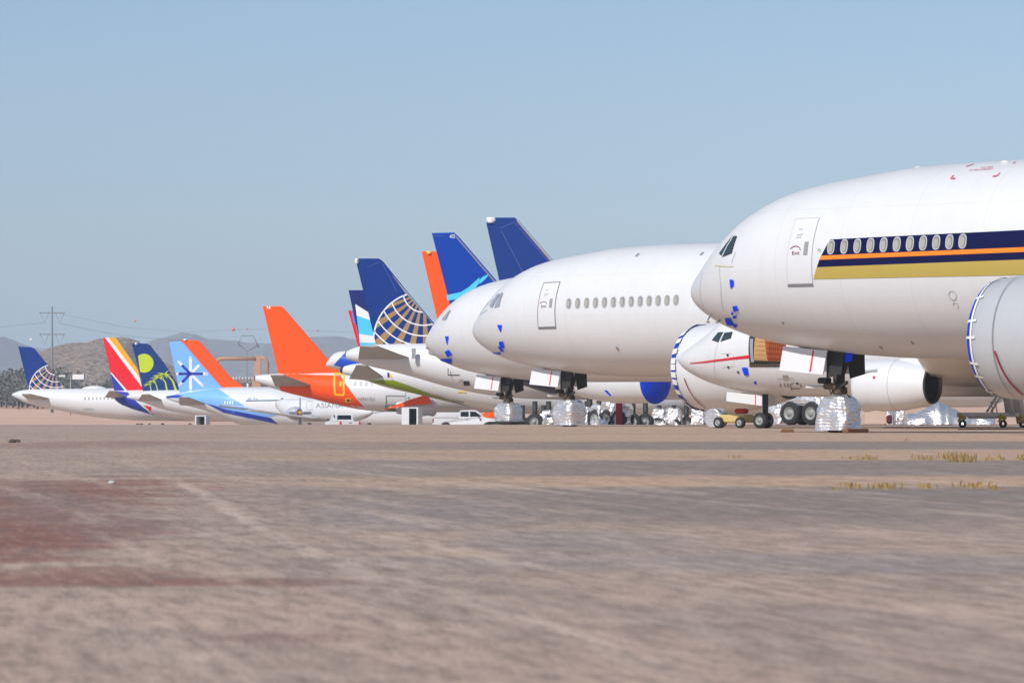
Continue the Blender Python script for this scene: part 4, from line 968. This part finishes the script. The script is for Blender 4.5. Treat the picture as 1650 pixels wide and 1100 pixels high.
# small tow cart under the freighter
p = D7.wor(D7.on(1185, 668, -1.4)); R = thing('ground_cart', 'small yellow ground cart with rolled hose under the freighter nose', 'ground cart', (p.x, p.y, 0), PH)
m = MB(); m.box((0, 0, .40), (1.5, .8, .34), bev=.05); m.build('body', paint('pale yellow enamel', S(206, 184, 120), .5), R)
m = MB(); m.box((-.4, .1, .72), (.5, .4, .22), bev=.05); m.build('red_pack', paint('red pack', S(190, 60, 40), .5), R)
for x in (-.6, .55): wheel((x, .45, .24), .24, .18, (0, 1, 0), R)
m = MB(); m.revolve([(-.3, .35), (-.3, .42), (.3, .42), (.3, .35)], (.95, .1, .42), (0, 1, 0), 0, 24, True, True); m.build('hose_drum', FOIL, R)

# ---------------------------------------------------------------- poles, wires, far structures
D = 1200; bz = ground(D)
p = pt(84, 600, D); R = thing('utility_pole', 'tall grey steel power pole with two crossarms', 'power pole', (p.x, D, bz))
top = pt(84, 494, D).z-bz; m = MB(); m.tube([(0, 0, 0), (0, 0, top)], [.42, .2]); m.build('pole', POLE, R)
def zz(py): return pt(0, py, D).z-bz
for y0, y1 in ((504, 521), (538.5, 556)):
    m = MB(); m.box((0, 0, zz(y0)), (6.6, .3, .26)); m.build('crossarm', POLE, R)
    for s_ in (-1, 1):
        m = MB(); m.tube([(s_*3.1, 0, zz(y0)), (s_*1.9, 0, zz(y1)), (s_*.9, 0, zz(y0))], .07, 0, 5); m.build('insulator_string', POLE, R)
W = POLE
def wire(label, pts, D0, D1, r=.036):
    v = [pt(px, py, lin(D0, D1, i/(len(pts)-1))) for i, (px, py) in enumerate(pts)]; c = sum(v, Vector())/len(v)
    m = MB(); m.tube([q-c for q in v], r, 0, 5); o = m.build('power_line', W); o.location = c; tag(o, label, 'power line'); return o
wire('thin power line arriving at the power pole from the picture edge', [(-40, 530), (0, 527), (40, 523), (72, 520)], 1200, 1200)
wire('thin power line sagging from the power pole towards the hills', [(96, 521), (150, 532), (200, 541), (280, 548), (352, 545)], 1200, 1500)
wire('thin power line high above the lattice tower', [(96, 505), (200, 527), (300, 535), (376, 531), (400, 530), (512, 533), (640, 538)], 1200, 1500, .025)
for px, py, r, mat, lab in ((50, 547, .45, BALLW, 'white wire marker ball above the far blue tail'), (218, 517, .34, BALLO, 'faint orange wire marker ball in open sky'), (376, 531, .55, BALLO, 'larger orange wire marker ball left of the lattice tower top'), (398, 530, .28, BALLO, 'small wire marker ball above the lattice tower'), (512, 533, .3, BALLO, 'small wire marker ball right of the big orange tail'), (691, 514, .42, BALLO, 'pale red marker ball beside the big globe tail')):
    D = 1200; c = pt(px, py, D); m = MB(); r *= .8; m.revolve([(-r, .01), (-r*.87, r*.5), (-r*.5, r*.87), (0, r), (r*.5, r*.87), (r*.87, r*.5), (r, .01)], (0, 0, 0), (0, 0, 1), 0, 16)
    o = m.build('marker_ball', mat); o.location = c; tag(o, lab, 'marker ball')
D = 1500; bz = ground(D); p = pt(398, 600, D); R = thing('transmission_tower', 'slim lattice tower with five sided wire frame head', 'power tower', (p.x, D, bz))
g = lambda px, py: Vector((pt(px, py, D).x-p.x, 0, pt(px, py, D).z-bz))
m = MB(); m.tube([g(398, 640), g(398, 566)], .14, 0, 6); m.build('mast', POLE, R)
pent = [(390, 541), (408, 541), (416, 556), (398, 566), (384, 554), (390, 541)]
m = MB(); m.tube([g(*a) for a in pent], .16, 0, 6); m.tube([g(408, 541), g(417, 560)], .2, 0, 6); m.build('head_frame', POLE, R)
D = 1000; bz = ground(D); p = pt(395, 600, D); R = thing('duct_gantry', 'tan overhead duct gantry beyond the airliners', 'duct', (p.x, D, bz))
g = lambda px, py, y=0: Vector((pt(px, py, D).x-p.x, y, pt(px, py, D).z-bz))
m = MB(); m.tube([g(349, 625), g(349, 586), g(351, 580), g(356, 577.5), g(411, 577.5)], .42, 0, 12); m.build('pipe', DUCT, R)
m = MB(); m.prism([g(405, 625), g(409, 600), g(410, 573), g(420, 573), g(420, 625)], (0, 1.6, 0)); m.build('tower', DUCT, R)
m = MB(); m.tube([g(420, 575), g(427, 578), g(431, 586), g(431, 630)], .4, 0, 12); m.build('pipe', DUCT, R)
for i in range(9):
    D = 1005; px = 366+i*5; c = pt(px, 612, D); m = MB(); m.box((0, 0, 0), (.3, .3, 1.2), bev=.04); o = m.build('bollard', OFFWH); o.location = (c.x, D, c.z); tag(o, 'pale post in the row under the tan duct gantry', 'bollard', 'pale posts under the duct gantry')
m = MB(); D = 1006; c = pt(395, 621, D); m.box((0, 0, 0), (12, .4, 1.4)); o = m.build('retaining_wall', GREYP); o.location = (c.x, D, c.z); tag(o, 'low grey wall under the row of pale posts', 'wall')
D = 1150; c = pt(126, 607, D); R = thing('billboard', 'distant white billboard with two panels near the hill foot', 'billboard', (c.x, D, ground(D)))
m = MB(); m.box((0, 0, c.z-ground(D)), (2.8, .3, 1.25)); m.build('panel', UWHITE, R)
m = MB(); m.box((-4, 0, c.z-ground(D)+.25), (1.6, .2, .35)); m.build('small_panel', UWHITE, R)
m = MB(); m.tube([(-1.9, .2, 0), (-1.9, .2, c.z-ground(D))], .12); m.tube([(1.5, .2, 0), (1.5, .2, c.z-ground(D))], .12); m.box((1.9, .2, c.z-ground(D)), (.5, .3, .6)); m.build('post', GREYP, R)

# ---------------------------------------------------------------- ground and hills
def ground_mat():
    S = lambda r, g, b_: tuple(min(.75, c*k) for c, k in zip(S0(r, g, b_), (1.24, 1.19, 1.15)))
    m, nt, b = nodes('desert tarmac'); v = coord(nt, 'Object')
    s = nt.nodes.new('ShaderNodeSeparateXYZ'); nt.links.new(v, s.inputs[0]); x, y = s.outputs[0], s.outputs[1]
    n_w = noise_(nt, .12, 4, v, .6); n_m = noise_(nt, .9, 6, v, .62); perp = math_(nt, 'MULTIPLY_ADD', y, .14, math_(nt, 'MULTIPLY', x, .99)); along = math_(nt, 'MULTIPLY_ADD', x, -.14, math_(nt, 'MULTIPLY', y, .99))
    def drag(k):                                # coordinates drawn out along the way the traffic runs
        q = nt.nodes.new('ShaderNodeCombineXYZ'); nt.links.new(perp, q.inputs[0]); nt.links.new(math_(nt, 'MULTIPLY', along, k), q.inputs[1]); return q.outputs[0]
    v2 = drag(.10); n_f = noise_(nt, 14, 5, v2, .7); n_g = noise_(nt, 95, 4, v2, .75)
    wob = math_(nt, 'ADD', math_(nt, 'MULTIPLY', math_(nt, 'SUBTRACT', n_m, .5), 5.0), math_(nt, 'MULTIPLY', math_(nt, 'SUBTRACT', noise_(nt, 5, 4, v, .6), .5), 2.5))
    yy = math_(nt, 'ADD', math_(nt, 'ADD', y, wob), math_(nt, 'MULTIPLY', x, -.10))
    base = ramp(nt, n_m, [(.28, S(138, 125, 117)), (.45, S(164, 146, 133)), (.60, S(178, 158, 142)), (.78, S(152, 137, 126))])
    base = mixc(nt, ramp(nt, n_w, [(.42, 0), (.62, .5)]), base, S(186, 162, 146))
    sand = ramp(nt, noise_(nt, 2.2, 5, v), [(.3, S(180, 150, 126)), (.7, S(200, 170, 142))]); grey = ramp(nt, noise_(nt, 3.5, 5, v), [(.3, S(120, 112, 108)), (.7, S(142, 132, 126))])
    # strips of tarmac and blown sand across the line of sight
    t = math_(nt, 'DIVIDE', yy, 160.0)
    stops = []
    for d, g in ((0, 0), (24.5, 0), (28, .9), (38.5, 1), (39.6, 0), (45.2, 0), (47, 1), (60.5, 1), (62.5, 0), (78.5, 0), (81, 1), (101, 1), (105, 0), (137, .05), (143, .6), (148, .1), (160, .15)): stops.append((d/160, g))
    bands = ramp(nt, t, stops)
    sandband = ramp(nt, t, [(36/160, 0), (40/160, 1), (1, 1)])
    # the strips break up towards the left
    xr = math_(nt, 'DIVIDE', x, y)
    fade = ramp(nt, math_(nt, 'ADD', math_(nt, 'MULTIPLY_ADD', xr, 6.0, .45), math_(nt, 'MULTIPLY', math_(nt, 'SUBTRACT', n_m, .5), .5)), [(.0, 0), (.55, 1)])
    c = mixc(nt, math_(nt, 'MULTIPLY', sandband, math_(nt, 'MULTIPLY', fade, .85)), base, sand)
    c = mixc(nt, math_(nt, 'MULTIPLY', bands, math_(nt, 'MULTIPLY_ADD', fade, .8, .12)), c, grey)
    # worn blue grey streak and rusty soil
    def blob(cx, cy, rx, ry, w, seed):
        dx = math_(nt, 'DIVIDE', math_(nt, 'SUBTRACT', x, cx), rx); dy = math_(nt, 'DIVIDE', math_(nt, 'SUBTRACT', y, cy), ry)
        r = math_(nt, 'ADD', math_(nt, 'MULTIPLY', dx, dx), math_(nt, 'MULTIPLY', dy, dy))
        r = math_(nt, 'ADD', r, math_(nt, 'MULTIPLY', math_(nt, 'SUBTRACT', noise_(nt, .55+seed*.1, 5, v, .65), .5), 2.6))
        return math_(nt, 'MULTIPLY', ramp(nt, r, [(0, 1), (.6, .7), (1.9, 0)]), w)
    rust = S(130, 84, 72)
    for args in ((-4.2, 33, 2.0, 13, .9, 0), (-2.75, 22.5, 1.1, 6.5, .95, 1), (-1.75, 17.6, .75, 1.3, .8, 2), (-1.0, 17.2, .5, .5, .6, 5), (-.6, 12.9, .3, .3, .3, 6), (-8.5, 95, 2.4, 14, .4, 3)):
        c = mixc(nt, blob(*args), c, rust)
    for args in ((1.2, 19.3, 2.0, 1.5, .55, 3), (-.6, 29, .8, 5, .5, 4), (.3, 22.5, .7, 2.4, .5, 7), (-2, 55, 2.0, 10, .3, 8)):
        c = mixc(nt, blob(*args), c, S(140, 136, 140))
    # pale scrape marks
    def scrape(ax, ay, bx, by, w, a):
        l = math.hypot(bx-ax, by-ay); ux, uy = (bx-ax)/l, (by-ay)/l
        dx = math_(nt, 'SUBTRACT', x, ax); dy = math_(nt, 'SUBTRACT', y, ay)
        d = math_(nt, 'ABSOLUTE', math_(nt, 'ADD', math_(nt, 'SUBTRACT', math_(nt, 'MULTIPLY', dx, -uy), math_(nt, 'MULTIPLY', dy, -ux)), math_(nt, 'MULTIPLY', math_(nt, 'SUBTRACT', n_m, .5), w*2.5)))
        al = math_(nt, 'ADD', math_(nt, 'MULTIPLY', dx, ux), math_(nt, 'MULTIPLY', dy, uy))
        k = math_(nt, 'MULTIPLY', ramp(nt, math_(nt, 'DIVIDE', d, w), [(.3, 1), (1, 0)]), ramp(nt, math_(nt, 'DIVIDE', al, l), [(0, 0), (.15, 1), (.8, 1), (1, 0)]))
        return math_(nt, 'MULTIPLY', k, a)
    gp = lambda px, py: ((px-CX)*H/(py-CY), F*H/(py-CY))
    for a, b_, w, k in (((285, 772), (480, 884), .09, .6), ((450, 868), (650, 950), .09, .6), ((640, 920), (870, 1008), .08, .5), ((840, 990), (1140, 1108), .06, .5), ((150, 860), (270, 902), .08, .35), ((200, 740), (330, 800), .12, .28), ((480, 748), (900, 800), .12, .35), ((560, 850), (900, 925), .06, .3), ((1000, 1040), (1500, 1100), .035, .35)):
        c = mixc(nt, scrape(*gp(*a), *gp(*b_), w, k), c, S(208, 186, 170))
    # wheel tracks and drag marks that run away from the eye
    n_t = noise_(nt, 2.6, 5, drag(.045), .55); n_u = noise_(nt, .8, 4, drag(.06), .55)
    near = ramp(nt, math_(nt, 'DIVIDE', y, 100), [(.35, 1), (.75, .35)])
    c = mixc(nt, math_(nt, 'MULTIPLY', ramp(nt, n_t, [(.53, 0), (.68, .5)]), near), c, S(206, 184, 166)); c = mixc(nt, math_(nt, 'MULTIPLY', ramp(nt, n_u, [(.34, .5), (.5, 0)]), near), c, S(132, 124, 121))
    # grain
    n_s = noise_(nt, 4.0, 6, v2, .7)
    c = mixc(nt, ramp(nt, n_s, [(.36, .30), (.50, 0)]), c, S(118, 106, 100)); c = mixc(nt, ramp(nt, n_s, [(.54, 0), (.72, .25)]), c, S(206, 184, 166))
    c = mixc(nt, ramp(nt, n_f, [(.36, .55), (.54, 0)]), c, S(104, 92, 86)); c = mixc(nt, ramp(nt, n_f, [(.56, 0), (.75, .4)]), c, S(210, 192, 176)); c = mixc(nt, ramp(nt, n_g, [(.30, .6), (.5, 0)]), c, S(90, 80, 74)); c = mixc(nt, ramp(nt, n_g, [(.56, 0), (.8, .6)]), c, S(222, 206, 192))
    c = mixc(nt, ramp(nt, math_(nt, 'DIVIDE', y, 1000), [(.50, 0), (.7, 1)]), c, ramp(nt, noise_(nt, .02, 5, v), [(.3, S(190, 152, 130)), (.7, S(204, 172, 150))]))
    nt.links.new(c, b.inputs['Base Color']); b.inputs['Roughness'].default_value = .92; b.inputs['Specular IOR Level'].default_value = .2
    bump(nt, b, math_(nt, 'ADD', n_f, math_(nt, 'MULTIPLY', n_g, .4)), .45, .02)
    return m
ys = [-30, 0, 4, 8, 12, 16, 20, 25, 30, 40, 50, 60, 70, 80, 90, 100, 110, 120, 130, 140, 150, 165, 180, 200, 220, 240, 262]+[262+i*17 for i in range(1, 16)]+[540, 600, 680, 760]+[760+i*60 for i in range(1, 12)]+[1600, 2200, 3500, 6000, 12000, 20000]
xs = [-6000, -2500, -1200, -600, -300, -150, -80, -40, -20, -10, -5, 0, 5, 10, 20, 40, 80, 150, 300, 600, 1200, 2500, 6000]
m = MB(); nx = len(xs)
m.add([Vector((x, y, ground(y))) for y in ys for x in xs], [(j*nx+i, j*nx+i+1, (j+1)*nx+i+1, (j+1)*nx+i) for j in range(len(ys)-1) for i in range(nx-1)], 0, True)
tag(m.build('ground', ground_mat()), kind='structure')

def hill_mat(name, c1, c2, c3, sc):
    m, nt, b = nodes(name); v = coord(nt, 'Object', (1, 1, 2.2)); n1 = noise_(nt, sc, 6, v, .7); n2 = noise_(nt, sc*4, 4, v, .7)
    c = ramp(nt, n1, [(.35, c1), (.65, c2)]); c = mixc(nt, ramp(nt, n2, [(.45, .9), (.53, 0)]), c, c3)
    nt.links.new(c, b.inputs['Base Color']); b.inputs['Roughness'].default_value = .95; return m
def hill(name, D, ridge, depth, mat, seed, amp=.08):
    ridge = sorted(ridge); f = pchip([r[0] for r in ridge], [r[1] for r in ridge]); x0, x1 = ridge[0][0], ridge[-1][0]
    nX, nY = 220, 26; vs = []; base = ground(D-depth)-2
    for j in range(nY+1):
        g = j/nY; Y = D-depth+2*depth*g
        for i in range(nX+1):
            px = lin(x0, x1, i/nX); X = (px-CX)/F*D; top = pt(px, f(px), D).z
            prof = math.sin(math.pi*min(1, max(0, g)))**.9
            n = noise.fractal(Vector((X*.012+seed, Y*.012, seed)), 1.0, 2.0, 6)
            z = base+(top-base)*prof*(1+amp*2*n*(.4+.6*math.sin(math.pi*g)))+(top-base)*amp*.5*noise.fractal(Vector((X*.06, Y*.06, seed)), 1, 2, 4)*prof
            vs.append(Vector((X, Y, z)))
    m = MB(); m.add(vs, [(j*(nX+1)+i, j*(nX+1)+i+1, (j+1)*(nX+1)+i+1, (j+1)*(nX+1)+i) for j in range(nY) for i in range(nX)], 0, True)
    return tag(m.build(name, mat), kind='structure')
hm = hill_mat('scrub hillside', S(156, 126, 102), S(184, 152, 124), S(62, 54, 42), .09)
hill('hill', 2600, [(-500, 640), (-200, 600), (0, 610), (60, 597), (90, 568), (115, 557), (140, 553), (165, 549), (185, 545), (210, 546), (228, 552), (245, 570), (270, 590), (320, 606), (420, 614), (600, 620), (1000, 625)], 320, hm, 3)
hm2 = hill_mat('far hillside', S(120, 104, 100), S(140, 120, 112), S(84, 80, 78), .02)
hill('hill', 6500, [(-900, 560), (-300, 540), (-60, 545), (0, 545), (30, 553), (60, 566), (120, 580), (230, 566), (262, 548), (290, 541), (305, 538), (330, 546), (370, 551), (420, 557), (470, 552), (520, 545), (545, 541), (570, 549), (640, 562), (900, 570), (1500, 575), (2200, 560)], 900, hm2, 8, .04)
hill('hill', 11000, [(-900, 565), (0, 562), (200, 568), (420, 553), (520, 549), (560, 547), (700, 560), (1100, 556), (1700, 565), (2300, 560)], 900, hm2, 12, .03)
# dark scrub trees at the hill foot
def tree(name, label, px, D, h, w, seed, group):
    rnd = random.Random(seed); R = thing(name, label, 'tree', ((px-CX)/F*D, D, ground(D)-.3), 0, group)
    t = MB(); t.tube([(0, 0, 0), (.1, 0, h*.35), (0, .1, h*.6)], [.25, .16, .08], 0, 7)
    for k in range(4): a = k*1.6+seed; t.tube([(0, 0, h*.3), (w*.25*math.cos(a), w*.25*math.sin(a), h*.6)], [.1, .05], 0, 5)
    t.build('trunk', BARK, R); c = MB(); cl = [(rnd.gauss(0, w*.2), rnd.gauss(0, w*.2), h*rnd.uniform(.3, .85), w*rnd.uniform(.14, .26)) for _ in range(12)]
    for _ in range(420):
        x, y, z, r = rnd.choice(cl); d = Vector((rnd.gauss(0, 1), rnd.gauss(0, 1), rnd.gauss(0, .8))).normalized()*r*rnd.uniform(.5, 1.05)
        p = Vector((x, y, z))+d; p.z = max(.1, p.z); u = Vector((rnd.gauss(0, 1), rnd.gauss(0, 1), rnd.gauss(0, 1))).normalized(); v = u.orthogonal().normalized(); s_ = rnd.uniform(.14, .32)
        c.add([p-u*s_-v*s_*.5, p+u*s_-v*s_*.5, p+u*s_*.6+v*s_*.7, p-u*s_*.6+v*s_*.7], [(0, 1, 2, 3)], rnd.randrange(3))
    c.build('crown', LEAF, R); return R
BARK = paint('bark', (.09, .07, .055), .9)
LEAF = [paint('dry leaf', (.15, .14, .115), .8), paint('dark leaf', (.10, .10, .085), .8), paint('grey leaf', (.18, .17, .14), .8)]
def copy_tree(o, parent=None):
    c = o.copy(); C.objects.link(c); c.parent = parent
    for ch in o.children: copy_tree(ch, c)
    return c
GT = 'dark scrub trees along the foot of the hills'; LT = 'dark desert tree in the far scrub line behind the tails'
protos = [tree('desert_tree', LT, -4, 1300, 6.2, 7.0, s_, GT) for s_ in range(4)]
rnd = random.Random(5); i = 0
for row, (D, step, y0) in enumerate(((1290, 7.5, 0), (1370, 8.5, 0), (1480, 9.5, 0))):
    px = -16
    while px < 560:
        if i < 4: o = protos[i]
        else: o = copy_tree(protos[i % 4])
        Dd = D+rnd.uniform(-25, 25); s_ = rnd.uniform(.75, 1.35)*(1.45 if px < 110 else .95)
        o.location = ((px-CX)/F*Dd, Dd, ground(Dd)-.3); o.scale = (s_*rnd.uniform(.8, 1.2), s_, s_); o.rotation_euler = (0, 0, rnd.uniform(0, 6.28))
        i += 1; px += step*rnd.uniform(.6, 1.5)
# dry weeds between the strips, pebbles
rnd = random.Random(9); m = MB()
def tuft(px, py, wpx, hpx, n):
    D = F*H/(py-CY); s_ = D/F
    for _ in range(int(n*.8)):
        x = (px-CX)*s_+rnd.gauss(0, wpx*s_*.38); y = D+rnd.gauss(0, .35); l = hpx*s_*rnd.uniform(.35, 1.15); a = rnd.uniform(0, 6.28); le = rnd.uniform(.1, .7)*l
        w = .004+.004*rnd.random(); b = Vector((x, y, 0)); d = Vector((math.cos(a)*le, math.sin(a)*le, l)); k = Vector((w, 0, 0)); md = b+d*.55+Vector((0, 0, l*.12))
        m.add([b-k, b+k, md+k*.8, md-k*.8], [(0, 1, 2, 3)], rnd.randrange(3)); m.add([md-k*.8, md+k*.8, b+d], [(0, 1, 2)], rnd.randrange(3))
for t in ((1370, 739, 16, 6, 26), (1398, 740, 24, 9, 60), (1485, 740, 22, 9, 50), (1500, 740, 16, 7, 30), (1528, 739, 18, 12, 46), (1552, 744, 26, 16, 130), (1596, 741, 18, 8, 30), (1610, 738, 12, 7, 16), (1647, 741, 14, 12, 40), (1374, 785, 30, 9, 40), (1425, 786, 26, 11, 60), (1494, 786, 16, 10, 30), (1570, 785, 40, 11, 60), (1604, 788, 18, 7, 30), (1185, 737, 20, 5, 16), (1460, 710, 14, 6, 14), (1345, 788, 10, 5, 10)): tuft(*t)
tag(m.build('dry_weeds', [paint('straw weed', S(158, 132, 96), .9), paint('olive weed', S(128, 116, 78), .9), paint('golden weed', S(172, 140, 94), .9)]), kind='stuff')
for px, py, r, lab in ((20, 713, .09, 'dark lump of debris on the rusty soil'), (180, 779, .035, 'small pale stone lying on the tarmac'), (28, 712, .07, 'second dark lump beside the lump of debris')):
    D = F*H/(py-CY); m = MB(); sd = px*.1
    rings = [[Vector((r*k*math.cos(t)*(1+.35*noise.noise(Vector((math.cos(t)*2+sd, z*9, 1)))), r*k*math.sin(t), z*r)) for t in [2*math.pi*i/12 for i in range(12)]] for z, k in ((-.1, .8), (.2, 1), (.6, .8), (.85, .35))]
    m.loft(rings, smooth=False); o = m.build('stone', paint('dark stone', (.10, .08, .07), .9) if r > .05 else paint('pale stone', (.5, .48, .45), .9)); o.location = ((px-CX)/F*D, D, 0); tag(o, lab, 'stone')

# ---------------------------------------------------------------- air, light, camera
m, nt, b = nodes('desert haze'); nt.nodes.remove(b); v = nt.nodes.new('ShaderNodeVolumePrincipled'); v.inputs['Color'].default_value = (.72, .85, .98, 1); v.inputs['Density'].default_value = 1.45e-4; v.inputs['Anisotropy'].default_value = -.4
nt.links.new(v.outputs[0], nt.nodes['Material Output'].inputs['Volume'])
mb = MB(); mb.box((0, 5950, 118), (13000, 13000, 250)); tag(mb.build('haze', m), kind='stuff')
SUN_AZ, SUN_EL = math.radians(214), math.radians(40)     # azimuth clockwise from +Y
sd = Vector((math.sin(SUN_AZ)*math.cos(SUN_EL), math.cos(SUN_AZ)*math.cos(SUN_EL), math.sin(SUN_EL)))
l = bpy.data.lights.new('sun', 'SUN'); l.energy = 3.35; l.angle = math.radians(.5); l.color = (1, .97, .93)
o = bpy.data.objects.new('sun', l); C.objects.link(o); o.rotation_euler = sd.to_track_quat('Z', 'Y').to_euler()
w = bpy.data.worlds.new('World'); bpy.context.scene.world = w; w.use_nodes = True; nt = w.node_tree
sk = nt.nodes.new('ShaderNodeTexSky'); sk.sky_type = 'NISHITA'; sk.sun_disc = False; sk.sun_elevation = SUN_EL; sk.sun_rotation = SUN_AZ
sk.air_density = .8; sk.dust_density = 2.0; sk.ozone_density = 3.0; sk.altitude = 1100
nt.links.new(sk.outputs[0], nt.nodes['Background'].inputs[0]); nt.nodes['Background'].inputs[1].default_value = .095
cam = bpy.data.cameras.new('camera'); co = bpy.data.objects.new('camera', cam); C.objects.link(co)
co.location = (0, 0, H); co.rotation_euler = (math.pi/2, 0, 0); cam.sensor_width = 36; cam.lens = F/1650*36; cam.shift_y = (CY-550)/1650
cam.clip_end = 40000; cam.clip_start = .1; cam.dof.use_dof = True; cam.dof.focus_distance = 190; cam.dof.aperture_fstop = 11
sc = bpy.context.scene; sc.camera = co
sc.view_settings.view_transform = 'Standard'; sc.view_settings.look = 'None'; sc.view_settings.exposure = .18
sc.cycles.max_bounces = 6; sc.cycles.volume_bounces = 0; sc.cycles.use_denoising = True
